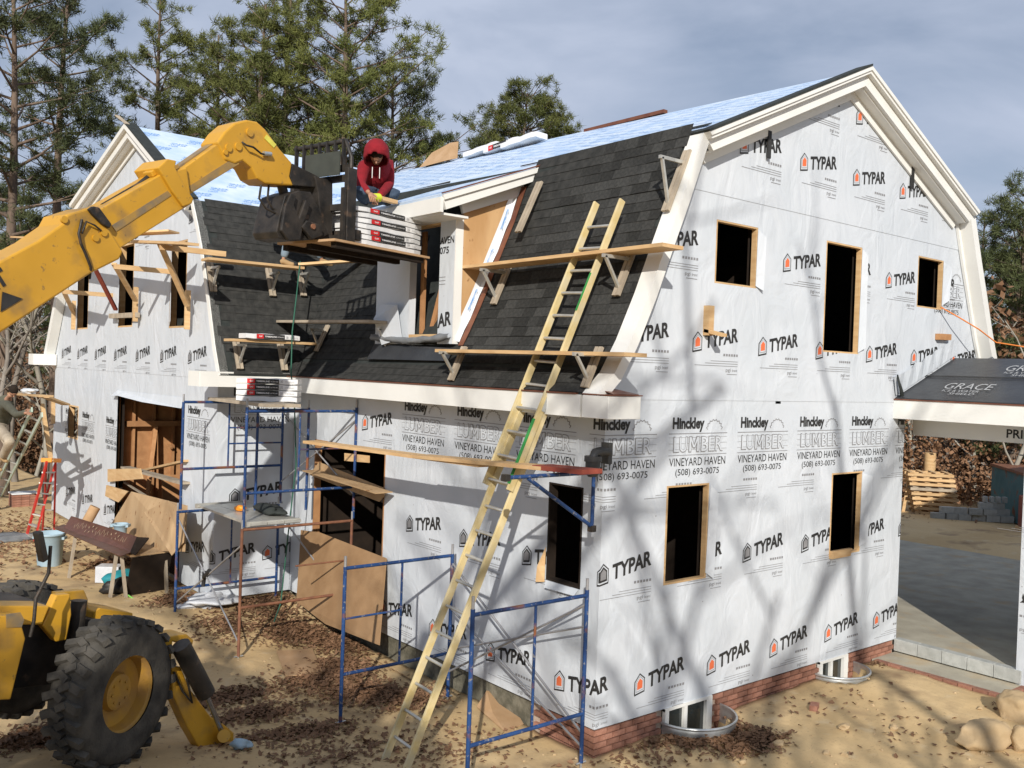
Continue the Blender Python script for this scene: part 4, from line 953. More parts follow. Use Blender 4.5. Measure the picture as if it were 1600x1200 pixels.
pl0 = bp(556, 384, 0); pl1 = bp(661, 396, 0)
plen = (pl1 - pl0).dot(BF) * .98; pz = (pl0.z + pl1.z) / 2
pc = (pl0 + pl1) / 2; pc.z = pz
names7 = ['bottom pack', 'second pack from the bottom', 'third pack from the bottom', 'middle pack', 'third pack from the top', 'second pack from the top', 'top pack']
LH = (bp(560, 320, 0).z - pz) / 7
print('pallet', plen, LH, pz)
for i in range(7):
    cc = pc + BL * .45 + Vector((0, 0, LH * (i + .5))) + BF * (.02 * math.sin(i * 1.7))
    pack(cc, (BF, BL, Vector((0, 0, 1))), (plen * (1 - .01 * (i % 3)), .9, LH * .96), names7[i] + ' of white wrapped shingles stacked on the forks', i in (1, 2, 4, 6), seed=i, group='shingle packs on the forks')
t = thing('pallet', 'brown plywood and timber pallet under the shingle packs on the forks', 'pallet', pc - Vector((0, 0, .12)))
q = MB(); q.box(pc + BL * .45 + Vector((0, 0, -.02)) - BF * .2, (plen + .55, 1.05, .03), (BF, BL, Vector((0, 0, 1)))); q.build('deck', M['cardboard'], t)
for k in range(3):
    q = MB(); q.box(pc + BL * (.02 + k * .44) + Vector((0, 0, -.07)) - BF * .2, (plen + .4, .09, .07), (BF, BL, Vector((0, 0, 1)))); q.build('stringer', M['dark'], t)
q = MB(); q.box(bp(602, 312, .12), (.42, .09, .05), (BF, BL, Vector((0, 0, 1)))); tag(q.build('wood_offcut', M['lumber']), 'short timber offcut on the top pack before the worker in red', 'offcut')
q = MB(); q.tube(bp(583, 309, .1), bp(592, 309, .1), .06, 12); tag(q.build('tape_measure', mat('lime yellow plastic', (.6, .7, .05))), 'yellow green tape measure on the top pack by the worker in red', 'tape measure')
E_ = (Vector((0, -1, 0)), Vector((-1, 0, 0)), Vector((0, 0, 1)))
X3 = (Vector((1, 0, 0)), Vector((0, 1, 0)), Vector((0, 0, 1)))
pack((-.85, 7.12, 4.50), X3, (.95, .32, .085), 'single white shingle pack lying on the low wing plank', True, seed=3)
for i in range(4): pack((-1.18, 6.35, 3.50 + .092 * i), (Vector((.8, -.6, 0)).normalized(), Vector((.6, .8, 0)).normalized(), Vector((0, 0, 1))), (.95, .36, .085), ('bottom', 'second lowest', 'second highest', 'topmost')[i] + ' pack of the small stack on top of the left scaffold', i > 0 , seed=i + 9, group='packs on the left scaffold')
ridgeax = (Vector((.1, -1, .1)).normalized(), Vector((-1, -.1, .0)).normalized(), Vector((0, 0, 1)))
def rp(px, py, x): return at(px, py, 'x', x)
for (px, py, lab, k) in ((757, 236, 'white shingle pack on the ridge, leftmost of three', 0), (790, 229, 'white shingle pack with a red mark in the middle on the ridge', 1), (818, 221, 'white shingle pack on the ridge, rightmost of three', 2)):
    c = rp(px, py, 4.3); pack(c, ridgeax, (1.0, .35, .12), lab, k == 1, seed=k + 20, group='packs on the ridge', side=1)
q = MB(); a = rp(655, 262, 4.4); q.prism([a, a + Vector((0, -1.2, .0)), a + Vector((.3, -.8, .5)), a + Vector((.2, -.2, .35))], (.3, .1, .1)); tag(q.build('cardboard_sheet', M['cardboard']), 'crumpled brown cardboard lying on the ridge behind the worker in red', 'cardboard')
q = MB(); q.beam(rp(915, 205, 4.72), rp(1040, 174, 4.72), .10, .06); tag(q.build('ridge_board', M['copper']), 'thin brown board lying along the ridge', 'board')
# ================================================================== TELEHANDLER
th = thing('telehandler', 'yellow telescopic forklift reaching over the yard with its boom raised to the dormer', 'telehandler', (-5.2, 2.0, .1))
def slabp(name, pxs, off, wd_, m, parent=th, bevel=.012, label=None):
    q = MB(); q.prism([bp(x, y, off) for x, y in pxs], BL * wd_); 
    # orientation fix
    o = q.build(name, M[m], parent, bevel=bevel, label=label)
    bm = bmesh.new(); bm.from_mesh(o.data); bmesh.ops.recalc_face_normals(bm, faces=bm.faces); bm.to_mesh(o.data); bm.free(); return o
bo1 = slabp('outer_boom', [(-70, 452), (0, 408), (60, 376), (97, 350), (105, 335), (143, 323), (158, 338), (176, 366), (193, 393), (187, 405), (143, 427), (0, 521), (-70, 562)], .26, .44, 'cat', bevel=.02)
bo2 = slabp('middle_boom', [(140, 336), (252, 272), (292, 262), (300, 318), (188, 388), (150, 380)], .30, .36, 'cat')
bo3 = slabp('inner_boom', [(262, 280), (338, 226), (372, 235), (372, 258), (298, 303)], .34, .28, 'cat')
slabp('boom_collar', [(247, 262), (262, 248), (276, 251), (274, 262), (290, 292), (303, 311), (300, 318), (287, 323), (270, 300)], .26, .44, 'cat', bo2)
slabp('slide_strip', [(175, 352), (262, 298), (268, 305), (181, 362)], .293, .01, 'catgrime', bo2, 0)
slabp('slide_strip', [(294, 292), (368, 245), (374, 256), (300, 300)], .333, .01, 'catgrime', bo3, 0)
slabp('top_rail', [(155, 325), (278, 257), (280, 262), (158, 332)], .40, .12, 'catgrime', bo2, 0)
slabp('top_rail', [(276, 262), (340, 219), (343, 225), (279, 270)], .42, .12, 'catgrime', bo3, 0)
hd = slabp('boom_head', [(340, 222), (352, 205), (367, 192), (386, 187), (402, 190), (415, 202), (437, 232), (457, 255), (453, 276), (459, 290), (440, 289), (415, 287), (402, 279), (393, 262), (380, 251), (368, 256), (352, 250)], .32, .32, 'cat', bevel=.02)
for (x, y, r) in ((357, 231, .045), (372, 229, .045), (390, 207, .05), (352, 238, .03)):
    q = MB(); q.disc(bp(x, y, .315), BL, r, .03, 16); q.build('pin_boss', M['cat'], hd, bevel=.006)
q = MB(); q.path([bp(378, 222, .30), bp(385, 227, .26), bp(396, 230, .25), bp(408, 240, .27), bp(421, 243, .30)], .012, 6); q.build('hydraulic_hose', M['iron'], hd)
q = MB(); q.tube(bp(412, 240, .29), bp(423, 241, .29), .03, 8); q.build('hose_fitting', M['galv'], hd)
q = MB(); q.prism([bp(417, 210, .312), bp(432, 226, .312), bp(428, 231, .312), bp(413, 216, .312)], BL * .004); q.build('warning_sticker', mat('yellow sticker', (.75, .7, .12)), hd)
slabp('gooseneck_plate', [(457, 255), (497, 275), (497, 293), (459, 290), (453, 276)], .33, .30, 'iron')
S = Sheet2D(); a0 = bp(-4, 450, .254); ax_ = (bp(60, 413, .254) - a0).normalized(); ay = ax_.cross(BL); ay = ay if ay.z > 0 else -ay
S.text('CAT', -.25, -.02, .38, .17, 0, .045, 0); S.poly([(-.10, -.20), (.15, -.20), (.02, -.05)], 1, .002)
mesh_of('boom_lettering', clip_map(S.v, S.f, S.m, [], lambda x, y: True, lambda u, z, d: tuple(a0 + ax_ * u + ay * z - BL * d)), [M['black'], M['black']], bo1)
q = MB(); q.path([bp(160, 322, .45), bp(215, 290, .45), bp(262, 252, .45)], .03, 6); q.build('hose_bundle', M['iron'], bo2)
slabp('hose_guide', [(235, 268), (246, 262), (250, 271), (240, 277)], .35, .15, 'cat', bo2)
slabp('sensor_box', [(139, 327), (146, 322), (156, 324), (175, 350), (172, 357), (160, 350), (145, 335)], .22, .05, 'iron', bo1)
q = MB(); q.path([bp(128, 343, .24), bp(123, 365, .22), bp(126, 380, .22), bp(133, 395, .22), bp(142, 418, .24), bp(140, 435, .35)], .014, 6); q.path([bp(128, 365, .24), bp(135, 346, .22), bp(148, 352, .22), bp(158, 360, .24)], .010, 6); q.build('hydraulic_hose', M['iron'], bo1)
for (x, y) in ((149, 372), (162, 364), (100, 343)):
    q = MB(); q.disc(bp(x, y, .255), BL, .035, .03, 12); q.build('pin_boss', M['cat'], bo1)
# coupler and fork carriage
cp = slabp('coupler', [(432, 362), (437, 338), (446, 305), (466, 298), (486, 300), (505, 340), (514, 366), (500, 374), (455, 377), (436, 372)], .26, .44, 'iron')
slabp('coupler_cheek', [(446, 322), (455, 302), (463, 304), (460, 322), (468, 340), (478, 312), (486, 318), (474, 352), (470, 375), (452, 376), (440, 360)], .20, .05, 'iron', cp)
slabp('coupler_cheek', [(472, 355), (480, 344), (503, 352), (505, 368), (488, 374)], .18, .06, 'iron', cp)
q = MB(); q.disc(bp(489, 354, .175), BL, .035, .03, 10); q.build('pin', M['rust'], cp)
q = MB(); q.tube(bp(440, 290, .48), bp(452, 335, .48), .06, 10); q.build('tilt_cylinder', M['iron'], cp)
q = MB(); q.path([bp(408, 289, .35), bp(405, 310, .35), bp(415, 325, .35), bp(432, 334, .35)], .014, 6); q.path([bp(420, 289, .4), bp(418, 312, .4), bp(426, 326, .4), bp(440, 334, .4)], .014, 6); q.build('hydraulic_hose', M['iron'], cp)
slabp('neck_block', [(492, 275), (520, 282), (520, 372), (505, 374), (497, 300)], .30, .34, 'iron')
ca = MB().box(bp(524, 371, .45) + Vector((0, 0, .0)) - BF * .05, (.12, .92, .14), (BF, BL, Vector((0, 0, 1)))).build('fork_carriage', M['iron'], th, bevel=.01)
zt = bp(545, 265, 0).z; zb = bp(545, 374, 0).z; sx0 = bp(545, 320, 0)
for off, nm in ((-.02, 'carriage_upright'), (.98, 'carriage_upright')):
    a = Vector((sx0.x, sx0.y, 0)) + BL * off
    q = MB(); q.beam(a + Vector((0, 0, zb - .05)), a + Vector((0, 0, zt + .02)), .07, .16, up=BF); q.build(nm, M['iron'], ca, bevel=.008)
    q = MB(); q.beam(a - BF * .12 + Vector((0, 0, zb - .05)), a - BF * .12 + Vector((0, 0, zt - .25)), .05, .05, up=BF); q.build('mast_tube', M['iron'], ca)
for z in (zb + .02, zb + .42, zt - .1, zt + .03):
    q = MB(); a = Vector((sx0.x, sx0.y, z)); q.beam(a + BL * -.02, a + BL * .98, .07, .08); q.build('carriage_bar', M['iron'], ca)
# load backrest grid above
zbk = bp(530, 213, 0).z
for k in range(7):
    a = Vector((sx0.x, sx0.y, 0)) + BL * (.10 + k * .145) - BF * .02
    q = MB(); q.beam(a + Vector((0, 0, zt)), a + Vector((0, 0, zbk + .02)), .028, .05, up=BF); q.build('backrest_bar', M['iron'], ca)
a = Vector((sx0.x, sx0.y, zbk)); q = MB(); q.path([a + BL * 1.02 + Vector((0, 0, -.02)), a + BL * .08, a + BL * -.02 + Vector((0, 0, -.22)), Vector((sx0.x, sx0.y, zt)) + BL * -.02], .032, 6); q.build('backrest_hoop', M['iron'], ca)
q = MB(); c_ = bp(504, 258, .35); q.box(c_, (.02, .62, .30), (BF, BL, Vector((0, 0, 1)))); q.build('side_shift_plate', mat('olive grey steel', (.055, .06, .05), rough=.6), ca)
for off in (.18, .72):
    q = MB(); a = Vector((sx0.x, sx0.y, zb - .06)) + BL * off; q.beam(a, a + BF * 1.25, .10, .04); q.build('fork', M['iron'], ca)
# chassis
ch = slabp('chassis', [(-90, 945), (77, 945), (120, 965), (205, 972), (240, 1010), (232, 1060), (120, 1065), (-90, 1090)], .15, .75, 'iron')
slabp('body_panel', [(-90, 962), (30, 962), (40, 998), (17, 1093), (-90, 1098)], -.30, .5, 'cat', ch)
slabp('body_rail', [(-90, 946), (78, 947), (66, 976), (-90, 978)], -.1, .3, 'cat', ch)
slabp('boom_cradle', [(66, 978), (88, 930), (110, 928), (112, 960), (104, 1000), (88, 1003)], -.02, .10, 'cat', ch)
slabp('boom_cradle', [(88, 926), (132, 922), (138, 936), (136, 985), (130, 985), (130, 940), (90, 936)], .35, .10, 'cat', ch)
q = MB(); q.tube(bp(124, 938, .15), bp(116, 1010, .15), .075, 14); q.build('lift_cylinder', M['iron'], ch)
slabp('front_frame', [(146, 955), (156, 950), (208, 958), (208, 985), (250, 1000), (245, 1030), (146, 1010)], .2, .5, 'cat', ch)
slabp('light_patch', [(10, 960), (32, 957), (38, 968), (34, 980), (10, 981)], -.31, .01, 'catgrime', ch, 0)
# mirror
t = MB(); t.path([bp(47, 995, -.3), bp(53, 970, -.3), bp(56, 935, -.3), bp(76, 895, -.3), bp(79, 853, -.3)], .016, 6); ms = t.build('mirror_stalk', M['iron'], th)
slabp('mirror', [(59, 833), (68, 830), (77, 874), (68, 880)], -.36, .10, 'iron', ms)
# wheels
def wheel(c, axis, lab=None):
    c = Vector(c); a = Vector(axis).normalized(); u = Vector((0, 0, 1)); f = u.cross(a).normalized(); Rr = .67; W = .38
    prof_ = [(.36, -.5), (.44, -.52), (.56, -.53), (.64, -.48), (.67, -.36), (.675, 0), (.67, .36), (.64, .48), (.56, .53), (.44, .52), (.36, .5)]
    vs = []; n = 48
    for i in range(n):
        th_ = 2 * math.pi * i / n; d = f * math.cos(th_) + u * math.sin(th_)
        for r, k in prof_: vs.append(c + d * r + a * (k * W))
    m_ = len(prof_); fs = [(i * m_ + k, ((i + 1) % n) * m_ + k, ((i + 1) % n) * m_ + k + 1, i * m_ + k + 1) for i in range(n) for k in range(m_ - 1)]
    q = MB(); q.add(vs, fs, 0, True); ty = q.build('wheel', M['rubber'], th)
    lugs = None; nl = 26
    for i in range(nl * 2):
        s = 1 if i % 2 else -1; th_ = 2 * math.pi * (i / (nl * 2)); d = f * math.cos(th_) + u * math.sin(th_); tg = -f * math.sin(th_) + u * math.cos(th_)
        for k, (ka, w_, tw, sk) in enumerate(((.33, .17, .085, .35), (.06, .13, .075, -.5))):
            A = (a * math.cos(sk * s) + tg * math.sin(sk * s)).normalized(); T = d.cross(A)
            q = MB(); q.box(c + d * (.692 - .012 * (k == 0)) + a * (s * ka * W), (w_, tw, .055), (A, T, d), taper=.85); q.build('tread_block', M['rubber'], ty)
    q = MB()
    for (r1, k1, r2_, k2) in ((.39, .36, .37, .44), (.37, .44, .345, .38), (.345, .38, .325, .10), (.325, .10, .19, .04), (.19, .04, .17, .20), (.17, .20, .145, .22), (.145, .22, .001, .22)):
        b = len(q.v); n = 40
        for i in range(n):
            th_ = 2 * math.pi * i / n; d = f * math.cos(th_) + u * math.sin(th_)
            q.v += [tuple(c + d * r1 + a * (k1 * W)), tuple(c + d * r2_ + a * (k2 * W))]
        q.f += [(b + 2 * i, b + 2 * ((i + 1) % n), b + 2 * ((i + 1) % n) + 1, b + 2 * i + 1) for i in range(n)]; q.mi += [0] * n; q.smooth += [True] * n
    rim = q.build('rim', M['wheel'], ty)
    for i in range(8):
        th_ = 2 * math.pi * i / 8; d = f * math.cos(th_) + u * math.sin(th_); q = MB(); q.disc(c + d * .11 + a * (.225 * W), a, .013, .02, 6); q.build('lug_nut', M['wheel'], rim)
wc = bp(176, 1080, -.35); wn_ = Vector((math.cos(R_(304)), math.sin(R_(304)), 0))
print('wheel', wc)
wheel(wc, wn_)
wheel(wc + BL * 1.75 + Vector((0, 0, .08)) - wn_ * 0, wn_)
# stabiliser
st = slabp('stabiliser_leg', [(268, 1040), (283, 1042), (296, 1075), (330, 1120), (345, 1128), (366, 1145), (365, 1165), (335, 1185), (318, 1180), (292, 1135), (270, 1085)], -.25, .16, 'cat', bevel=.015)
slabp('stabiliser_bracket', [(238, 1000), (262, 995), (292, 991), (303, 1000), (300, 1012), (270, 1002), (266, 1062), (260, 1060), (258, 1005)], -.20, .3, 'cat', st)
q = MB(); q.tube(bp(282, 1008, -.34), bp(322, 1084, -.34), .10, 16); q.build('hydraulic_cylinder', M['iron'], st)
q = MB(); q.tube(bp(320, 1080, -.34), bp(346, 1142, -.34), .028, 12); q.build('piston_rod', M['rod'], st)
q = MB(); q.tube(bp(350, 1150, -.42), bp(350, 1150, -.18), .07, 14); q.build('pivot', M['cat'], st)
q = MB(); q.path([bp(272, 1050, -.27), bp(285, 1080, -.28), bp(300, 1098, -.3), bp(292, 1060, -.33)], .012, 6); q.build('hose', M['iron'], st)
q = MB(); c_ = bp(318, 1195, -.2); q.box(c_, (.42, .30, .05), (BF, BL, Vector((0, 0, 1)))); q.build('foot_pad', M['iron'], st)
# ================================================================== YARD CLUTTER
def sheet(name, lab, cat, pts, th, m, group=None):
    pts = [Vector(p) for p in pts]; n = (pts[1] - pts[0]).cross(pts[2] - pts[0]).normalized()
    q = MB(); q.prism(pts, n * th); return tag(q.build(name, M[m] if isinstance(m, str) else m), lab, cat, group)
# plywood piled at the wing door
sheet('plywood_sheet', 'large tan plywood sheet leaning low before the wide wing opening', 'plywood', [at(150, 850, 'z', .1) + Vector((0, 0, -.1)), at(205, 768, 'x', -1.75), at(292, 790, 'x', -1.7), at(288, 862, 'x', -2.0)], .015, 'ply')
sheet('plywood_sheet', 'tan plywood sheet tilted behind the blue scaffold post at the wing opening', 'plywood', [at(225, 800, 'x', -1.9), at(262, 782, 'x', -1.9), at(290, 800, 'x', -1.9), at(286, 848, 'x', -2.0), at(268, 868, 'x', -2.1)], .015, 'ply')
sheet('timber_board', 'wide orange board standing at the left jamb of the wing opening', 'board', [at(168, 733, 'x', -1.5), at(218, 732, 'x', -1.5), at(222, 748, 'x', -1.5), at(168, 753, 'x', -1.5)], .03, 'lumber')
sheet('timber_board', 'second orange board below the first at the wing opening', 'board', [at(166, 758, 'x', -1.55), at(200, 768, 'x', -1.55), at(185, 785, 'x', -1.55), at(164, 775, 'x', -1.55)], .03, 'lumber')
plank(at(196, 730, 'x', -1.3), at(290, 755, 'x', -1.5), 'pale weathered plank slanting down across the wing opening', .2, .04, m='oldwood')
plank(at(225, 735, 'x', -1.0), at(292, 720, 'x', -1.45), 'bright new plank slanting up across the wing opening', .14, .04)
plank(at(192, 752, 'x', -1.2), at(228, 775, 'x', -1.6), 'thin stick lying across the boards at the wing opening', .04, .03, m='oldwood')
plank(at(268, 700, 'x', -.2), at(218, 640, 'x', -.2), 'reddish stick leaning inside the wing opening', .06, .04, m='osb')
# cardboard tube
t = thing('cardboard_tube', 'tan cardboard tube propped up beside the brown metal coil', 'tube', at(135, 830, 'x', -2.4)); q = MB(); q.tube(at(130, 826, 'x', -2.5), at(149, 792, 'x', -2.3), .10, 16); q.build('tube', M['cardboard'], t)
# saw horse table with brown coil stock
tb = thing('work_table', 'makeshift sawhorse table in shade between the telehandler and the wing', 'table', at(190, 930, 'z', -.1))
T0 = at(90, 826, 'z', .72); T1 = at(205, 868, 'z', .72); T2 = at(268, 860, 'z', .72); T3 = at(150, 818, 'z', .72)
q = MB(); q.prism([T0, T1, T2, T3], (0, 0, -.03)); q.build('table_top', M['ply'], tb)
for (x, y, x2, y2) in ((118, 838, 102, 920), (182, 866, 168, 925), (190, 868, 205, 920), (258, 862, 266, 915), (236, 858, 240, 905)):
    a = at(x, y, 'z', .69); b = G(a.x + (x2 - x) * .006, a.y); stick(a, b, .09, .04, 'oldwood', tb, 'leg', up=(1, 0, 0))
q = MB(); q.prism([T1 + (T2 - T1) * .02 + Vector((0, 0, -.04)), T2 + Vector((0, 0, -.04)), T2 + Vector((0, .3, -.75)), T1 + Vector((0, .3, -.75))], (.02, 0, 0)); q.build('back_board', M['dark'], tb)
cs = thing('coil_sheet', 'folded brown metal sheet with pale scuffs lying on the work table', 'metal sheet', T0)
q = MB(); A, B, Cc, D = at(110, 808, 'z', .92), at(214, 841, 'z', .92), at(204, 864, 'z', .76), at(100, 825, 'z', .76)
q.prism([A, B, Cc, D], (.02, .02, .02)); q.build('sheet_face', M['paperbrown'], cs)
q = MB(); q.prism([B, at(233, 842, 'z', .90), at(212, 868, 'z', .74), Cc], (.0, .02, .02)); q.build('folded_edge', M['dark'], cs)
q = MB(); q.prism([at(84, 825, 'z', .745), at(100, 820, 'z', .745), Cc, at(188, 870, 'z', .745)], (0, 0, .012)); q.build('flange', M['paperbrown'], cs)
nrm_ = (B - A).cross(D - A).normalized(); nrm_ = nrm_ if nrm_.dot(CAM - A) > 0 else -nrm_
q = MB(); prev = None
for k in range(60):
    f = .15 + .75 * k / 59; g_ = .45 + .28 * math.sin(k * 1.45) + .1 * math.sin(k * .5); p = A + (B - A) * f + (D - A) * g_ + nrm_ * .035
    if prev is not None and k % 2: q.add([prev, p, p + (D - A) * .10, prev + (D - A) * .13], [(0, 1, 2, 3)])
    prev = p
q.build('scuff_marks', M['scratch'], cs, kind='stuff')
# trash bin
def bin_(c, r, h, lab, name='trash_bin', cat='bin', m='bin'):
    t = thing(name, lab, cat, c); q = MB(); n = 28; vs = []; pr = [(r * .78, 0), (r * .80, .02), (r * .93, h * .8), (r * .99, h * .82), (r, h), (r * 1.08, h), (r * 1.08, h - .04), (r * 1.03, h - .04)]
    for i in range(n):
        a = 2 * math.pi * i / n
        for rr_, z in pr: vs.append(Vector(c) + Vector((rr_ * math.cos(a), rr_ * math.sin(a), z)))
    k_ = len(pr); q.add(vs, [(i * k_ + k, ((i + 1) % n) * k_ + k, ((i + 1) % n) * k_ + k + 1, i * k_ + k + 1) for i in range(n) for k in range(k_ - 1)], 0, True); q.build('tub', M[m], t)
    q = MB(); q.disc(Vector(c) + Vector((0, 0, h * .75)), (0, 0, 1), r * .9, .01); q.build('contents', M['dark'], t)
    for s in (-1, 1):
        q = MB(); d = Vector((s * .79, -s * .61, 0)); q.box(Vector(c) + d * r * 1.03 + Vector((0, 0, h * .86)), (.06, .14, .05), (d, Vector((-d.y, d.x, 0)), Vector((0, 0, 1)))); q.build('handle', M[m], t)
    return t
c = at(77, 886, 'z', -.1); bin_(c, .27, .68, 'pale blue plastic trash bin standing left of the work table')
c = at(188, 838, 'z', .75); bin_(c, .13, .24, 'small blue and white bucket standing on the table behind the brown sheet', 'bucket', 'bucket')
c = G(*at(205, 912, 'z', -.2)[:2]); q = MB(); q.box(c + Vector((-.45, -.2, .15)), (.42, .3, .3), (Vector((.8, -.6, 0)), Vector((.6, .8, 0)), Vector((0, 0, 1)))); tag(q.build('white_box', M['bag'], bevel=.01), 'small white box standing in shade under the work table', 'box')
c = G(*at(188, 928, 'z', -.2)[:2]); lump('tool_bag', 'teal and black tool bag on the ground beyond the telehandler', 'tool bag', c + Vector((0, 0, .12)), (.6, .4, .34), 'tealhose', 8, .4)
c2 = at(172, 940, 'z', .0); lump('equipment_bag', 'black bag slumped in front of the teal tool bag', 'bag', c + Vector((-.15, -.45, .12)), (.62, .4, .3), 'iron', 12, .4)
q = MB(); q.path([at(200, 930, 'z', .0), at(215, 940, 'z', -.1), at(228, 952, 'z', -.13), at(231, 968, 'z', -.16), at(222, 978, 'z', -.17)], .016, 5); tag(q.build('green_cord', M['lime']), 'bright green cord trailing from the teal tool bag over the sand', 'cord')
c = G(*at(330, 966, 'z', -.3)[:2]); lump('plastic_sheet', 'crumpled pale plastic sheet lying on sand before the left scaffold', 'plastic', c + Vector((0, 0, .06)), (.95, .7, .22), 'bag', 21, .9, sub=4)
c = G(*at(376, 1165, 'z', -.1)[:2]); lump('blue_scrap', 'small pale blue plastic scrap beside the stabiliser foot', 'scrap', c + Vector((0, 0, .04)), (.2, .16, .14), 'bin', 22, .8)
c = G(*at(15, 852, 'z', -.2)[:2]); lump('tarp_heap', 'flat grey blue tarp heap on the ground below the red stepladder', 'tarp', c + Vector((0, 0, .04)), (1.5, .8, .16), 'greymem', 23, .7)
c = at(320, 985, 'z', .3)
t = thing('cable_clip', 'black strap tangled on the left scaffold braces', 'strap', (-1.98, 6.7, .7)); lump_ = MB(); lump_.path([(-1.98, 6.55, .80), (-2.0, 6.7, .68), (-1.96, 6.8, .74), (-2.0, 6.75, .52)], .045, 6, r2=.03); lump_.build('strap', M['black'], t)
# brown kraft sheets, plywood by the facade door
sheet('plywood_sheet', 'broad brown plywood sheet leaning across the bottom of the facade doorway', 'plywood', [at(463, 940, 'x', -.42), at(470, 828, 'x', -.06), at(500, 832, 'x', -.06), at(603, 872, 'x', -.06), at(592, 1008, 'x', -.5), at(508, 975, 'x', -.46)], .018, 'plydark')
plank(at(485, 735, 'x', -.25), at(600, 770, 'x', -.25), 'bent plywood strip sagging across the upper facade doorway', .30, .015, m='ply')
sheet('plywood_flap', 'loose plywood sheet hanging aslant inside the facade doorway', 'plywood', [at(483, 742, 'x', -.1), at(498, 722, 'x', -.1), at(598, 762, 'x', -.05), at(600, 775, 'x', -.05), at(592, 784, 'x', -.05)], .015, 'ply')
sheet('plywood_flap', 'small upright plywood piece under the long plank at the doorway', 'plywood', [at(538, 708, 'x', .02), at(576, 712, 'x', .02), at(576, 723, 'x', .02), at(538, 720, 'x', .02)], .02, 'lumber')
def gsheet(pts, lab, m='ply', name='plywood_sheet', cat='plywood', h=.03):
    P = [at(x, y, 'z', -.3) for x, y in pts]; P = [Vector((p.x, p.y, gz(p.x, p.y) + h)) for p in P]; return sheet(name, lab, cat, P, .012, m)
gsheet([(585, 1030), (632, 1020), (700, 1030), (655, 1068)], 'flat tan plywood piece on the ground between scaffold frame and wall')
gsheet([(655, 1068), (700, 1035), (725, 1060), (690, 1095), (668, 1082)], 'second tan plywood piece under the ladder rungs')
gsheet([(432, 1018), (488, 1014), (505, 1052), (446, 1058)], 'flat brown cardboard piece lying in the open sand', 'cardboard', 'cardboard_piece', 'cardboard')
q = MB(); a, b, c_, d = at(745, 1105, 'z', -.3), at(760, 1080, 'z', -.15), at(790, 1085, 'z', -.25), at(818, 1132, 'z', -.33)
q.add([a, b, c_, d, at(770, 1115, 'z', -.28), at(790, 1145, 'z', -.33)], [(0, 1, 4), (1, 2, 4), (2, 3, 4), (4, 3, 5), (0, 4, 5)]); o = tag(q.build('kraft_paper', M['cardboard']), 'crumpled brown kraft paper lying by the foundation behind the front scaffold', 'paper'); o.modifiers.new('t', 'SOLIDIFY').thickness = .01
c = G(*at(425, 940, 'z', -.3)[:2]); q = MB(); q.tube(c + Vector((-.25, .1, .08)), c + Vector((.25, -.1, .08)), .05, 10); tag(q.build('paper_roll', M['cardboard']), 'short tan paper roll lying among leaves under the left scaffold', 'paper roll')
# ladders at the left -------------------------------------------------------
def stepladder():
    t = thing('stepladder', 'red stepladder with an orange cap standing at the far left', 'stepladder', G(*at(60, 850, 'z', -.2)[:2]))
    top_ = [at(73, 722, 'x', -2.5), at(87, 722, 'x', -2.15)]; bot = [at(36, 852, 'x', -2.3), at(62, 846, 'x', -2.3)]
    fb = [b + Vector((.5, .6, 0)) for b in bot]
    a0 = top_[0]; a1 = top_[1]
    b0 = G(a0.x - .55, a0.y - .9); b1 = G(a1.x - .3, a1.y - 1.3); 
    b0 = at(38, 850, 'z', -.2); b1 = at(50, 858, 'z', -.22); c0 = at(66, 838, 'z', -.2); c1 = at(84, 842, 'z', -.2)
    for a, b in ((a0, b0), (a1, b1)): stick(a, b, .09, .035, 'red', t, 'front_rail', up=(1, 0, 0))
    for a, b in ((a0, c0), (a1, c1)): stick(a, b, .07, .03, 'red', t, 'rear_rail', up=(1, 0, 0))
    for k in range(1, 8):
        f = k / 8; stick(a0.lerp(b0, f), a1.lerp(b1, f), .09, .03, 'alu', t, 'step'); 
        if k % 2: stick(a0.lerp(c0, f), a1.lerp(c1, f), .03, .02, 'alu', t, 'spreader')
    stick(a0 + Vector((0, .05, .04)), a1 + Vector((0, -.05, .04)), .22, .09, 'orangecap', t, 'cap')
stepladder()
t = thing('roof_ladder', 'pale green tinted aluminium ladder the olive jacketed worker stands on', 'ladder', at(0, 765, 'z', -.2))
a0, a1, b0, b1 = at(50, 640, 'x', -3.1), at(66, 648, 'x', -3.1), at(-14, 775, 'z', -.1), at(0, 778, 'z', -.15)
gm = mat('pale green aluminium', (.42, .52, .42), (.5, .56, .48), .45, 4, metal=.3); M['greenalu'] = gm
stick(a0, b0, .10, .03, 'greenalu', t, 'rail', up=(1, 0, 0)); stick(a1, b1, .10, .03, 'greenalu', t, 'rail', up=(1, 0, 0))
for k in range(9): stick(a0.lerp(b0, (k + .5) / 9), a1.lerp(b1, (k + .5) / 9), .03, .03, 'alu', t, 'rung')
# staging at the far left corner
plank(at(22, 615, 'x', -2.6), at(72, 619, 'x', -2.6), 'plank staging beside the far wing corner, white sheeting on top', .3)
c = at(45, 611, 'x', -2.6); lump('white_sheeting', 'folded white sheeting lying on the far left staging plank', 'sheeting', c, (.3, 1.0, .14), 'white_film', 31, .5)
plank(at(70, 620, 'x', -2.3), at(103, 632, 'x', -1.7), 'short yellow plank reaching to the small lower wing window', .22)
t = thing('prop_post', 'thin timber post propping the far left staging', 'post', at(80, 720, 'x', -2.4)); stick(at(66, 632, 'x', -2.4), at(80, 722, 'x', -2.4), .08, .08, 'lumber', t, 'post', up=(1, 0, 0))
t = thing('prop_post', 'upright pale timber against the far wing corner', 'post', at(83, 690, 'x', -1.7)); stick(at(83, 622, 'x', -1.7), at(83, 662, 'x', -1.7), .10, .08, 'lumber', t, 'post', up=(1, 0, 0))
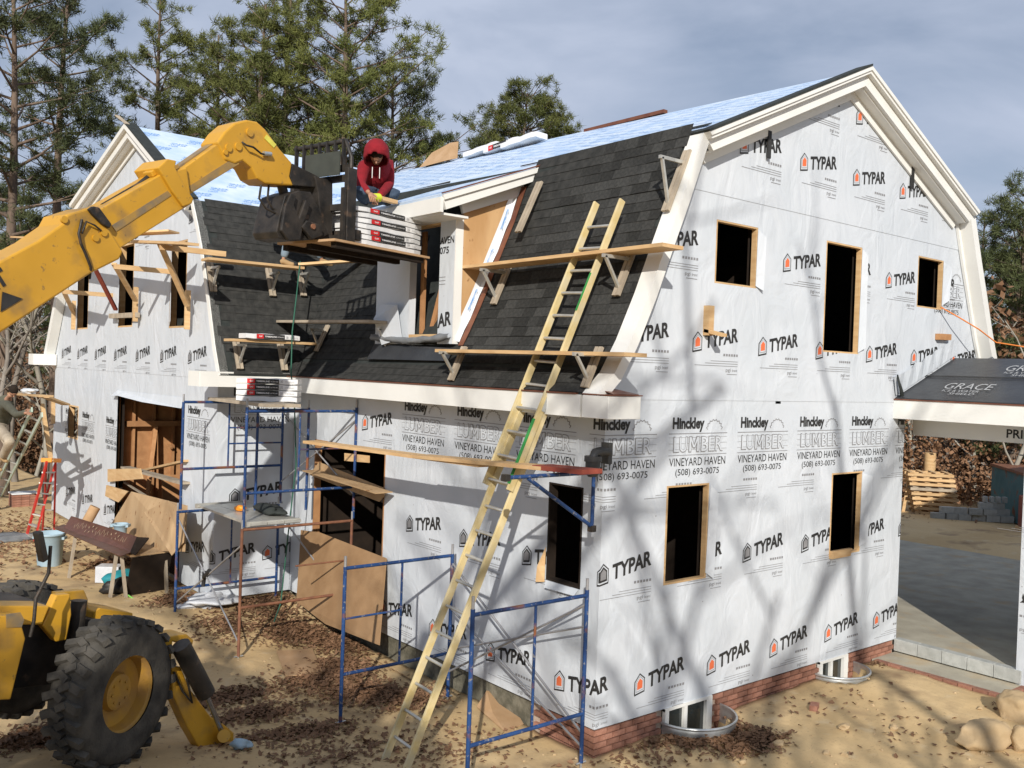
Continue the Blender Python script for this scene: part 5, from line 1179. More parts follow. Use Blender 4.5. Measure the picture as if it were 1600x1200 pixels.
bs = thing('brick_stack', 'small stack of pale bricks on the ground at the far left', 'brick stack', at(25, 810, 'z', -.3))
c = at(25, 806, 'z', -.3); c.z = gz(c.x, c.y)
for k in range(5):
    for j in range(5):
        for l in range(3): part('brick', bmesh_, bs, Matrix.Translation(c + Vector((.0 + l * .21, j * .21 * 0 + j * .10, .035 + k * .066))))
q = MB(); q.box(c + Vector((.21, .2, .36)), (.66, .5, .03)); q.build('cover_sheet', M['white_film'], bs)
# ================================================================== BOULDERS, STONES
def rock(px, py, d, lab, seed, rz=0, m='boulder', z=-.3, sink=.25):
    c = at(px, py, 'z', z); g0 = gz(c.x, c.y); lump('boulder', lab, 'boulder', (c.x, c.y, g0 + d[2] * (.5 - sink)), d, m, seed, .22, rz=rz, sub=4)
rock(1538, 1172, (.42, .95, .46), 'long pale boulder lying nearest in the lower right corner', 3, R_(75))
rock(1592, 1128, (.62, .60, .50), 'rounded yellow boulder at the right edge before the brick footing', 5, 0)
rock(1602, 1178, (.40, .4, .42), 'boulder cut by the right edge beside the long pale one', 8, 0)
rock(1566, 1152, (.24, .2, .18), 'small stone wedged between the three boulders', 9)
for k, (px, py, s_, lab) in enumerate(((1215, 1162, .12, 'pale stone on the sand right of the leaf heap, lower middle of the picture'), (1320, 1142, .13, 'flat tan stone on open sand below the far window well'), (1344, 1092, .07, 'small white stone just below the far window well'), (1398, 1145, .10, 'pale stone on the sand midway between far window well and boulders'), (1290, 1176, .08, 'small white stone near the bottom edge below the loose brick'), (1531, 1113, .07, 'white pebble by the brick footing, left of the yellow boulder'), (1205, 1102, .07, 'small stone left of the loose brick close to the gable bricks'), (1160, 1190, .08, 'stone at the bottom edge below the leaf heap'))):
    c = at(px, py, 'z', -.28); c.z = gz(c.x, c.y) + s_ * .2
    lump('stone', lab, 'stone', c, (s_ * 1.5, s_, s_ * .8), 'boulder', k + 40, .5, group='small stones on the sand', sub=2)
c = at(1272, 1115, 'z', -.3); c.z = gz(c.x, c.y); q = MB(); q.box(c + Vector((0, 0, .03)), (.18, .10, .07), (Vector((.9, .4, 0)).normalized(), Vector((-.4, .9, 0)).normalized(), Vector((0, 0, 1)))); tag(q.build('loose_brick', M['brick']), 'single loose brick lying on sand between the window wells and the front', 'brick')
# ================================================================== YARD BEYOND THE BREEZEWAY
def pallet_stack():
    c = at(1455, 806, 'z', -.35); c.z = gz(c.x, c.y); t = thing('pallet_stack', 'leaning stack of yellow timber pallets beyond the breezeway', 'pallet stack', c)
    ax = Vector((.63, -.775, 0)); ay = Vector((.775, .63, 0)); h = .16
    for k in range(9):
        o_ = c + Vector((0, 0, k * h)) + ax * (-.035 * k + .1)
        m_ = 'oldwood' if k == 5 else 'lumber'
        for j in range(3): q = MB(); q.box(o_ + ay * (-.5 + j * .5) + Vector((0, 0, .05)), (1.45, .06, .09), (ax, ay, Vector((0, 0, 1)))); q.build('stringer', M[m_], t)
        for j in range(4): q = MB(); q.box(o_ + ax * (-.6 + j * .4) + Vector((0, 0, .115)), (.12, 1.1, .022), (ax, ay, Vector((0, 0, 1)))); q.build('slat', M[m_], t)
    q = MB(); q.beam(c + ax * -.9 + Vector((0, 0, 0)), c + ax * -.75 + Vector((0, 0, 1.1)), .1, .05, up=ay); q.build('leaning_board', M['lumber'], t)
pallet_stack()
def block_pile():
    c = at(1520, 818, 'z', -.35); c.z = gz(c.x, c.y); ax = Vector((.7, -.714, 0)); ay = Vector((.714, .7, 0)); r = random.Random(5)
    t = thing('block_pile', 'pile of grey concrete blocks between the pallets and the container', 'block pile', c)
    bmx = MB(); bmx.box((0, 0, 0), (.40, .20, .20)); ob = bmx.build('concrete_block', M['block'], bevel=0); me = ob.data; bpy.data.objects.remove(ob)
    for k in range(3):
        for j in range(6 - k):
            if k == 2 and j < 2: continue
            p = c + ax * (-1.1 + j * .42 + k * .3 + r.uniform(-.03, .03)) + Vector((0, 0, .1 + k * .205)) + ay * r.uniform(-.05, .05)
            part('concrete_block', me, t, Matrix.Translation(p) @ Matrix.Rotation(R_(-45) + r.uniform(-.12, .12), 4, 'Z'))
    for j in range(4):
        q = MB(); q.box(c + ax * (.35 + j * .2) + Vector((0, 0, .72)), (.10, .2, .18), (ax, ay, Vector((0, 0, 1)))); q.build('standing_block', M['block'], t)
block_pile()
def container():
    c = at(1622, 826, 'z', -.35); c.z = gz(c.x, c.y); ax = Vector((.63, -.775, 0)); ay = Vector((.775, .63, 0)); Z = Vector((0, 0, 1))
    t = thing('waste_container', 'rusting teal steel waste container partly hidden at the right edge', 'container', c); c = c + ax * .55 + ay * 1.2
    q = MB(); q.box(c + Z * .85, (2.3, 3.4, 1.6), (ax, ay, Z)); q.build('body', M['teal'], t)
    for k in range(7): q = MB(); q.box(c + Z * .85 - ay * 1.73 + ax * (-1.1 + k * .37), (.09, .08, 1.6), (ax, ay, Z)); q.build('rib', M['teal'], t)
    q = MB(); q.box(c + Z * 1.68, (2.4, 3.5, .09), (ax, ay, Z)); q.build('top_rail', M['rust'], t)
container()
c = at(1594, 822, 'z', -.1); c = at(1612, 835, 'z', -.3); c.z = gz(c.x, c.y); ax = Vector((.63, -.775, 0)); ay = Vector((.775, .63, 0))
t = thing('brick_cube', 'red shrink wrapped cube of bricks on a pallet at the right edge', 'brick cube', c)
q = MB(); q.box(c + ax * .25 + Vector((0, 0, .58)), (1.0, 1.0, .95), (ax, ay, Vector((0, 0, 1)))); q.build('wrapped_bricks', M['redwrap'], t, bevel=.03); q = MB(); q.box(c + ax * .25 + Vector((0, 0, .05)), (1.1, 1.1, .10), (ax, ay, Vector((0, 0, 1)))); q.build('pallet', M['lumber'], t)
c = at(1452, 720, 'z', .6); t = thing('stump_post', 'yellowish cut trunk standing behind the pallets', 'post', c); q = MB(); q.tube(at(1452, 750, 'z', .6), at(1452, 715, 'z', 1.5) * 0 + at(1452, 750, 'z', .6) + Vector((0, 0, 1.0)), .2, 10); q.build('trunk', M['lumber'], t)
# ================================================================== PEOPLE
def skin(name, pts, edges, rad, m, parent, sub=2, label=None):
    names = list(pts); idx = {n: i for i, n in enumerate(names)}
    me = bpy.data.meshes.new(name); o0 = origin(parent); me.from_pydata([tuple(Vector(pts[n]) - o0) for n in names], [(idx[a], idx[b]) for a, b in edges], [])
    me.materials.append(M[m]); o = bpy.data.objects.new(name, me); COL.objects.link(o); o.parent = parent
    md = o.modifiers.new('skin', 'SKIN'); md.use_smooth_shade = True
    for i, n in enumerate(names):
        r = rad[n]; r = (r, r) if not isinstance(r, tuple) else r; me.skin_vertices[0].data[i].radius = r
    me.skin_vertices[0].data[0].use_root = True
    s = o.modifiers.new('sub', 'SUBSURF'); s.levels = sub; s.render_levels = sub
    return o
def ell(name, c, d, m, parent, ax=None, seed=0, amp=.0):
    bm = bmesh.new(); bmesh.ops.create_icosphere(bm, subdivisions=3, radius=1); X, Y, Z = ax if ax else (Vector((1, 0, 0)), Vector((0, 1, 0)), Vector((0, 0, 1)))
    c = Vector(c) - origin(parent)
    for v in bm.verts:
        k = 1 + amp * noise.noise(v.co * 2 + Vector((seed, 0, 0))); v.co = c + (X * (v.co.x * d[0] / 2) + Y * (v.co.y * d[1] / 2) + Z * (v.co.z * d[2] / 2)) * k
    me = bpy.data.meshes.new(name); bm.to_mesh(me); bm.free(); me.materials.append(M[m])
    for p in me.polygons: p.use_smooth = True
    o = bpy.data.objects.new(name, me); COL.objects.link(o); o.parent = parent; return o
def hand(c, d, side, parent, s=1.0):
    """palm and five curled fingers; d = direction of the fingers, side = towards the thumb"""
    d = Vector(d).normalized(); side = Vector(side); side = (side - d * side.dot(d)).normalized(); dn = d.cross(side).normalized(); dn = dn if dn.z < 0 else -dn
    P = {'w': c, 'p': c + d * .05 * s, 'k': c + d * .085 * s}; E2_ = [('w', 'p'), ('p', 'k')]; Rr = {'w': .026 * s, 'p': (.040 * s, .020 * s), 'k': (.040 * s, .018 * s)}
    for i, (o_, L) in enumerate(((-.030, .062), (-.010, .072), (.010, .076), (.030, .068))):
        P[f'a{i}'] = c + d * (.088 * s) + side * o_ * s; P[f'b{i}'] = P[f'a{i}'] + d * L * .5 * s + dn * .012 * s; P[f'c{i}'] = P[f'b{i}'] + d * L * .28 * s + dn * .03 * s
        E2_ += [('k', f'a{i}'), (f'a{i}', f'b{i}'), (f'b{i}', f'c{i}')]; Rr[f'a{i}'] = .010 * s; Rr[f'b{i}'] = .0095 * s; Rr[f'c{i}'] = .008 * s
    P['t0'] = c + d * .03 * s + side * .035 * s; P['t1'] = c + d * .07 * s + side * .062 * s + dn * .01; P['t2'] = c + d * .095 * s + side * .060 * s + dn * .02
    E2_ += [('p', 't0'), ('t0', 't1'), ('t1', 't2')]; Rr.update(t0=.014 * s, t1=.011 * s, t2=.009 * s)
    return skin('hand', P, E2_, Rr, 'skin', parent, 1)
def person(label, J, cloth, legs, boots, group=None, hood=False, scale=1.0, face=None):
    t = thing('person', label, 'person', J['hipc'] - Vector((0, 0, .3)), group)
    s = scale
    body = skin('body', {'pelvis': J['hipc'], 'sp': J['hipc'].lerp(J['chest'], .5), 'chest': J['chest'], 'neck': J['neck'], 'headb': J['neck'].lerp(J['head'], .5),
                         'ls': J['ls'], 'le': J['le'], 'lh': J['lh'], 'rs': J['rs'], 're': J['re'], 'rh': J['rh'],
                         'lt': J['lt'], 'lk': J['lk'], 'lf': J['lf'], 'rt': J['rt'], 'rk': J['rk'], 'rf': J['rf']},
                [('pelvis', 'sp'), ('sp', 'chest'), ('chest', 'neck'), ('neck', 'headb'), ('chest', 'ls'), ('ls', 'le'), ('le', 'lh'), ('chest', 'rs'), ('rs', 're'), ('re', 'rh'), ('pelvis', 'lt'), ('lt', 'lk'), ('lk', 'lf'), ('pelvis', 'rt'), ('rt', 'rk'), ('rk', 'rf')],
                {'pelvis': .12 * s, 'sp': .11 * s, 'chest': .13 * s, 'neck': .055 * s, 'headb': .055 * s, 'ls': .06 * s, 'le': .04 * s, 'lh': .028 * s, 'rs': .06 * s, 're': .04 * s, 'rh': .028 * s, 'lt': .08 * s, 'lk': .045 * s, 'lf': .035 * s, 'rt': .08 * s, 'rk': .045 * s, 'rf': .04 * s}, 'skin', t)
    skin('jacket', {'belly': J['hipc'].lerp(J['chest'], .15), 'mid': J['hipc'].lerp(J['chest'], .5), 'chest': J['chest'], 'ls': J['ls'], 'la': J['ls'].lerp(J['le'], .5), 'le': J['le'], 'lw': J['le'].lerp(J['lh'], .88), 'rs': J['rs'], 'ra': J['rs'].lerp(J['re'], .5), 're': J['re'], 'rw': J['re'].lerp(J['rh'], .88), 'nk': J['chest'].lerp(J['neck'], .85)},
         [('belly', 'mid'), ('mid', 'chest'), ('chest', 'nk'), ('chest', 'ls'), ('ls', 'la'), ('la', 'le'), ('le', 'lw'), ('chest', 'rs'), ('rs', 'ra'), ('ra', 're'), ('re', 'rw')],
         {'belly': (.17 * s, .14 * s), 'mid': (.165 * s, .14 * s), 'chest': (.17 * s, .15 * s), 'nk': .09 * s, 'ls': .088 * s, 'la': .075 * s, 'le': .066 * s, 'lw': .045 * s, 'rs': .088 * s, 'ra': .075 * s, 're': .066 * s, 'rw': .045 * s}, cloth, t)
    skin('trousers', {'p': J['hipc'], 'lt': J['lt'], 'lk': J['lk'], 'lf': J['lk'].lerp(J['lf'], .92), 'rt': J['rt'], 'rk': J['rk'], 'rf': J['rk'].lerp(J['rf'], .92)}, [('p', 'lt'), ('lt', 'lk'), ('lk', 'lf'), ('p', 'rt'), ('rt', 'rk'), ('rk', 'rf')],
         {'p': (.16 * s, .14 * s), 'lt': .11 * s, 'lk': .100 * s, 'lf': .075 * s, 'rt': .11 * s, 'rk': .100 * s, 'rf': .065 * s}, legs, t)
    fd_ = J.get('face', Vector((0, -1, 0))).normalized(); up_ = (J['head'] - J['neck']).normalized(); fd_ = (fd_ - up_ * fd_.dot(up_)).normalized(); sd_ = fd_.cross(up_)
    hdd = ell('head', J['head'], (.155 * s, .20 * s, .23 * s), 'skin', t, (sd_, fd_, up_))
    ell('nose', J['head'] + fd_ * .10 * s, (.03, .05, .05), 'skin', hdd, (sd_, fd_, up_)); 
    for q_ in (-1, 1):
        ell('eye', J['head'] + fd_ * .088 * s + sd_ * (.032 * q_) + up_ * .02, (.026, .02, .014), 'black', hdd, (sd_, fd_, up_)); ell('ear', J['head'] + sd_ * (.078 * q_), (.02, .045, .06), 'skin', hdd, (sd_, fd_, up_))
    ell('mouth', J['head'] + fd_ * .088 * s - up_ * .055, (.05, .02, .012), 'redwood', hdd, (sd_, fd_, up_))
    ell('hair', J['head'] + up_ * .03 - fd_ * .02, (.168 * s, .20 * s, .22 * s), 'dark', hdd, (sd_, fd_, up_), 3, .1)
    for k, (w_, e_) in enumerate((('lh', 'le'), ('rh', 're'))): hand(J[w_], J[w_] - J[e_] + Vector((0, 0, -.05)), sd_ * (1 if k else -1), t, s)
    for f_, k_ in (('lf', 'lk'), ('rf', 'rk')):
        fdir = J.get('toe', fd_); fdir = Vector((fdir.x, fdir.y, 0)).normalized(); q = {'h': J[f_] - fdir * .05 + Vector((0, 0, -.03)), 'a': J[f_], 'b': J[f_] + fdir * .11 + Vector((0, 0, -.045)), 't': J[f_] + fdir * .20 + Vector((0, 0, -.055))}
        skin('boot', q, [('a', 'h'), ('a', 'b'), ('b', 't')], {'h': .045, 'a': .055, 'b': .048, 't': .036}, boots, t)
    return t
J = {k: bp(x, y, o) for k, (x, y, o) in dict(hipc=(589, 306, .70), chest=(588, 268, .55), neck=(588, 252, .40), head=(588, 252, .20), ls=(569, 258, .50), le=(563, 288, .36), lh=(577, 302, .08), rs=(609, 258, .50), re=(608, 289, .40), rh=(590, 309, .12),
                                           lt=(578, 304, .62), lk=(562, 299, .20), lf=(572, 314, .60), rt=(602, 304, .62), rk=(617, 303, .22), rf=(606, 314, .62)).items()}
vd = (CAM - J['head']); vd.z = 0; vd.normalize(); J['face'] = (vd * .6 + Vector((0, 0, -.8)))
# keep the head upright above the neck but bowed forward
J['head'] = J['neck'] + Vector((0, 0, .045)) + vd * .20; J['face'] = vd * .30 + Vector((0, 0, -1))
t = person('person in a dark red hooded sweatshirt crouching on the shingle packs', J, 'hoodie', 'denim', 'black', scale=1.13)
# hood: a shell open towards the face
hc = J['head'] + vd * -.01 + Vector((0, 0, .02)); bm = bmesh.new(); bmesh.ops.create_icosphere(bm, subdivisions=4, radius=1)
fa = (vd * .60 + Vector((0, 0, -1.5))).normalized(); kill = [v for v in bm.verts if v.co.dot(fa) > .60]; bmesh.ops.delete(bm, geom=kill, context='VERTS'); O_ = hc - origin(t)
sdv = vd.cross(Vector((0, 0, 1)))
for v in bm.verts:
    k = 1 + .05 * noise.noise(v.co * 3); c_ = v.co; a_ = c_.dot(sdv); b_ = c_.dot(vd); d_ = c_.z; wide = 1 + .25 * max(0, -d_)
    v.co = O_ + sdv * (a_ * .175 * k * wide) + vd * (b_ * .235 * k) + Vector((0, 0, d_ * .20 * k)) 
me = bpy.data.meshes.new('hood'); bm.to_mesh(me); bm.free(); me.materials.append(M['hoodie']); [setattr(p, 'use_smooth', True) for p in me.polygons]
o = bpy.data.objects.new('hood', me); COL.objects.link(o); o.parent = t; o.modifiers.new('t', 'SOLIDIFY').thickness = .015
for s in (-1, 1): q = MB(); a = J['neck'] + vd * .17 + sdv * (.05 * s) + Vector((0, 0, -.12)); q.path([a, a + vd * .02 + Vector((0, 0, -.07)), a + vd * .0 + Vector((0, 0, -.15))], .006, 5); q.build('drawstring', M['labelwhite'], t)
# worker behind the boom: only the legs and feet show
Y0 = 7.75
J = dict(hipc=Vector((-.35, 8.0, 6.45)), chest=Vector((-.25, 7.9, 6.82)), neck=Vector((-.18, 7.82, 7.0)), ls=Vector((-.43, 7.88, 6.9)), le=Vector((-.48, 7.7, 6.65)), lh=Vector((-.35, 7.55, 6.5)), rs=Vector((-.05, 7.85, 6.9)), re=Vector((.05, 7.7, 6.65)), rh=Vector((.1, 7.55, 6.5)),
         lt=Vector((-.45, 7.95, 6.4)), lk=Vector((-.32, 7.55, 6.42)), lf=Vector((-.42, 7.62, 5.85)), rt=Vector((-.22, 7.95, 6.4)), rk=Vector((.05, 7.55, 6.35)), rf=Vector((.30, 7.55, 5.92)))
J['head'] = J['neck'] + Vector((.05, -.05, .15)); J['face'] = Vector((.5, -.6, -.3)); J['toe'] = Vector((.8, -.5, 0))
person('person in pale jeans crouching on the wing roof plank behind the fork coupler', J, 'denim', 'paledenim', 'tanboot', scale=.92)
# worker at the left edge
B0 = at(8, 690, 'x', -3.1)
J = {k: at(x, y, 'x', -3.1 + o) for k, (x, y, o) in dict(hipc=(2, 668, 0), chest=(8, 636, .0), neck=(14, 621, 0), head=(21, 611, .0), ls=(10, 632, -.16), le=(26, 648, -.18), lh=(42, 645, -.12), rs=(8, 632, .16), re=(26, 650, .2), rh=(44, 641, .12),
                                                  lt=(0, 670, -.1), lk=(16, 690, -.14), lf=(4, 716, -.12), rt=(0, 670, .1), rk=(14, 694, .12), rf=(-4, 730, .1)).items()}
J['face'] = Vector((0, -1, .2)); J['toe'] = Vector((.3, -1, 0))
person('person in an olive jacket climbing the ladder at the far left edge', J, 'olive', 'oldwood', 'tanboot', scale=1.15)
# ================================================================== LEAF LITTER
def ground_leaves(name, label, spots, mt, size=.085, cat='leaves'):
    vs, fs = [], []; r = np.random.default_rng(len(spots) + 3)
    for (cx, cy, rx, ry, n) in spots:
        for _ in range(n):
            g1, g2 = r.normal(0, .5, 2); x = cx + g1 * rx; y = cy + g2 * ry
            if (x > -.06 and y > -.06 and x < 6.9) or (x > -1.46 and y > 7.8): continue
            z = gz(x, y) + .008 + abs(r.normal(0, .018)) * (1 if n > 500 else .3)
            a = r.uniform(0, 6.28); s = size * r.uniform(.5, 1.1); t1, t2 = r.normal(0, .35, 2)
            ca, sa = math.cos(a), math.sin(a); b = len(vs)
            for (u, v, w_) in ((-.5, 0, 0), (-.1, -.32, .12), (.5, 0, .02), (.1, .34, .15)):
                vs.append((x + s * (u * ca - v * sa), y + s * (u * sa + v * ca), z + s * (w_ + u * t1 + v * t2)))
            fs.append((b, b + 1, b + 2)); fs.append((b, b + 2, b + 3))
    q = MB(); q.v = vs; q.f = fs; q.mi = [0] * len(fs); q.smooth = [False] * len(fs)
    return tag(q.build(name, M[mt]), label, cat, kind='stuff')
def gp(px, py): p = at(px, py, 'z', -.3); return p.x, p.y
sp = []
for (px, py, rx, ry, n) in ((400, 960, .7, .9, 1300), (450, 990, .5, .6, 900), (520, 1000, .5, .9, 1300), (500, 1060, .6, .5, 700), (560, 1080, .5, .5, 900), (640, 1090, .5, .4, 700), (540, 1040, .4, .5, 900), (470, 1150, .8, .25, 450), (400, 1120, .7, .3, 600), (350, 1090, .5, .3, 500), (280, 960, .5, .4, 600), (240, 935, .6, .5, 700), (1110, 1150, .55, .2, 1200), (1170, 1160, .5, .3, 900), (1060, 1150, .5, .15, 400),
                           (1375, 1040, .25, .2, 150), (1300, 1110, 1.2, .8, 45), (1450, 1160, 1.0, .8, 60), (1000, 1185, 1, .5, 200), (1590, 1115, .25, .2, 350), (170, 900, .5, .5, 500), (215, 915, .5, .4, 500), (350, 990, .6, .5, 500), (420, 1080, .8, .6, 250), (60, 1180, .5, .5, 900), (120, 1150, .6, .5, 600), (700, 1170, 1, .8, 300), (500, 1180, 1.0, .7, 350), (740, 1060, .2, .2, 300)):
    x, y = gp(px, py); sp.append((x, y, rx, ry, n))
ground_leaves('leaf_litter', 'dry brown oak leaves scattered over the sand', sp, 'leaf')
ground_leaves('leaf_litter', 'paler curled leaves mixed into the litter', [(a, b, c * 1.2, d * 1.2, n // 3) for a, b, c, d, n in sp], 'leaf2', .07)
ground_leaves('leaf_litter', 'thin leaf cover on the far yard', [(-4, 16, 3, 5, 2500), (-6, 25, 5, 8, 3000), (24, 12, 5, 4, 2500)], 'leaf', .12)
q = MB(); rc = np.random.default_rng(77)
for _ in range(1500):
    x = rc.uniform(-6, 8); y = rc.uniform(-5, 8)
    if (x > -.1 and y > -.15 and x < 6.9) or (x > 5.7 and y > -2.2): continue
    s_ = rc.uniform(.008, .032) if _ % 12 else rc.uniform(.03, .06); z = gz(x, y); a = rc.uniform(0, 6.28); X = Vector((math.cos(a), math.sin(a), rc.uniform(-.3, .3))).normalized(); Y = Vector((0, 0, 1)).cross(X).normalized()
    q.box((x, y, z + s_ * .2), (s_ * 1.4, s_, s_ * .7), (X, Y, X.cross(Y)), taper=.55)
tag(q.build('sand_clods', M['boulder']), 'small clods and pebbles strewn over the sand', 'clods', kind='stuff')
# ================================================================== TREES
def branch_tubes(q, base, top_, r0, r1, n=7, mi=0, wob=.0, seed=0, seg=7):
    pts = []; r = random.Random(seed)
    for i in range(seg + 1):
        f = i / seg; p = Vector(base).lerp(Vector(top_), f); pts.append(p + Vector((wob * math.sin(f * 5 + seed), wob * math.cos(f * 4 + seed * 2), 0)) * f)
    q.path(pts, r0, n, mi, r1); return pts
def pine(base, h, crown_r, crown_lo, label, seed, mt='needle', lean=(0, 0), clumps=70, group='pines behind the house', open_=0.0, full=True):
    base = Vector(base); r = random.Random(seed); rn = np.random.default_rng(seed)
    t = thing('pine_tree', label, 'pine tree', base, group)
    q = MB(); top_ = base + Vector((lean[0], lean[1], h)); tp = branch_tubes(q, base - Vector((0, 0, .3)), top_, .20 * h / 14, .035, 8, 0, .18, seed, 12)
    def trunk(f): i = min(11, int(f * 12)); return tp[i].lerp(tp[i + 1], f * 12 - i)
    ends = []
    nb = clumps
    for k in range(nb):
        f = crown_lo + (1 - crown_lo) * (k / nb) ** .85; a = k * 2.4 + r.uniform(-.5, .5); g = (f - crown_lo) / (1 - crown_lo)
        shape = (.55 + .45 * math.sin(min(1, g * 1.6) * 1.57)) * (1 - .75 * max(0, g - .55) / .45); L = crown_r * shape * r.uniform(.55, 1.15)
        s = trunk(min(.99, f)); d = Vector((math.cos(a), math.sin(a), r.uniform(.05, .45) + g * .5)); e = s + d * L; m_ = s + d * L * .5 + Vector((0, 0, -.05 * L))
        q.path([s, m_, e], .06 * (1.15 - g) + .014, 5, 0, .010)
        ends.append((e, L)); 
        if L > 1.2:
            for jj in range(2):
                dd = Vector((math.cos(a + r.choice((-1, 1)) * .7), math.sin(a + r.choice((-1, 1)) * .7), .3)); e2 = m_ + dd * L * .45; q.path([m_, e2], .02, 4, 0, .008); ends.append((e2, L * .6))
            ends.append((s + d * L * .72, L * .7))
    for k in range(6):   # dead lower branches
        f = crown_lo * r.uniform(.45, 1.0); a = r.uniform(0, 6.28); s = trunk(f); e = s + Vector((math.cos(a), math.sin(a), r.uniform(-.1, .4))) * crown_r * r.uniform(.4, .9); q.path([s, s.lerp(e, .5) + Vector((0, 0, -.1)), e], .03, 4, 0, .008)
    q.build('trunk', M['bark'], t)
    V = []; n_el = 0
    for (e, L) in ends:
        nt_ = max(3, int(3 + 3.4 * L / crown_r)) 
        for _ in range(nt_):   # tufts round a branch end, flattened sprays
            c = np.array(e) + rn.normal(0, 1, 3) * np.array([.27, .27, .13]) * (.5 + .22 * L)
            ax = rn.normal(0, 1, 3); ax[2] = abs(ax[2]) + .6; ax /= np.linalg.norm(ax)
            m = 44; d = rn.normal(0, 1, (m, 3)); d /= np.linalg.norm(d, axis=1)[:, None]; d = d * .85 + ax * .6; d /= np.linalg.norm(d, axis=1)[:, None]
            Ln = rn.uniform(.15, .30, (m, 1)); st = c + rn.normal(0, .07, (m, 3)); sd_ = np.cross(d, rn.normal(0, 1, (m, 3))); sd_ /= np.linalg.norm(sd_, axis=1)[:, None]; w_ = rn.uniform(.009, .018, (m, 1))
            V.append(np.stack([st - sd_ * w_, st + sd_ * w_, st + d * Ln], 1).reshape(-1, 3))
    V = np.concatenate(V) - np.array(base); n = len(V)
    me = bpy.data.meshes.new('crown'); me.vertices.add(n); me.vertices.foreach_set('co', V.astype(np.float32).ravel()); me.loops.add(n); me.loops.foreach_set('vertex_index', np.arange(n, dtype=np.int32))
    me.polygons.add(n // 3); me.polygons.foreach_set('loop_start', np.arange(0, n, 3, dtype=np.int32)); me.polygons.foreach_set('loop_total', np.full(n // 3, 3, dtype=np.int32)); me.materials.append(M[mt]); me.update(calc_edges=True)
    o = bpy.data.objects.new('crown', me); COL.objects.link(o); o.parent = t
    return t
def ptree(px, depth, top_py, **k):
    """tree whose trunk stands at pixel column px, 'depth' metres ahead"""
    d = ray(px, 560); p = CAM + d * (depth / d.dot(FW)); zt_ = p.z + (560 - top_py) / FOC * depth + .0; g_ = gz(p.x, p.y)
    return pine((p.x, p.y, g_), zt_ - g_, **k)
ptree(88, 33, -60, crown_r=2.6, crown_lo=.34, label='tall thin pine standing left of the wing gable, its bare lower trunk showing', seed=2, clumps=46, mt='needle2')
ptree(8, 27, -80, crown_r=2.8, crown_lo=.30, label='broad dark pine at the far left edge', seed=5, clumps=48, mt='needle2')
ptree(240, 38, 2, crown_r=2.2, crown_lo=.40, label='slender pine just above the peak of the wing gable', seed=7, clumps=46)
ptree(388, 34, 10, crown_r=2.9, crown_lo=.38, label='wide pine rising directly behind the elbow of the boom', seed=9, clumps=60)
ptree(330, 42, 60, crown_r=3.0, crown_lo=.38, label='bushy pine between the slender one and the boom elbow pine', seed=12, clumps=50)
ptree(440, 40, -40, crown_r=2.8, crown_lo=.40, label='dense tall pine top right of the boom elbow', seed=14, clumps=52)
ptree(524, 33, -50, crown_r=3.1, crown_lo=.40, label='tallest pine with pale trunk rising behind the load backrest', seed=17, clumps=66)
ptree(604, 37, 118, crown_r=3.2, crown_lo=.42, label='lower wide pine spreading right above the worker in red', seed=19, clumps=62, mt='needle2')
ptree(470, 36, 160, crown_r=2.8, crown_lo=.45, label='low pine filling the gap behind the fork coupler', seed=23, clumps=44)
ptree(808, 42, 146, crown_r=2.7, crown_lo=.56, label='rounded small pine standing alone above the middle of the roof', seed=27, clumps=84)
ptree(690, 46, 232, crown_r=2.0, crown_lo=.6, label='small low pine just over the ridge right of the worker', seed=29, clumps=40)
ptree(160, 46, 300, crown_r=3.0, crown_lo=.2, label='low dark pine at the left behind the wing rake', seed=31, clumps=50, mt='needle2')
ptree(30, 44, 290, crown_r=3.4, crown_lo=.2, label='squat pine behind the far left trunks', seed=33, clumps=60, mt='needle2')
ptree(1590, 36, 300, crown_r=2.8, crown_lo=.15, label='tall pine at the right edge beyond the breezeway roof', seed=37, clumps=90, mt='needle2', group='pines at the right')
ptree(1535, 46, 345, crown_r=2.6, crown_lo=.12, label='dark pine peeping past the right gable rake', seed=39, clumps=70, mt='needle2', group='pines at the right')
ptree(1635, 40, 340, crown_r=3.0, crown_lo=.1, label='bushy pine cut by the right edge of the view', seed=41, clumps=70, group='pines at the right')
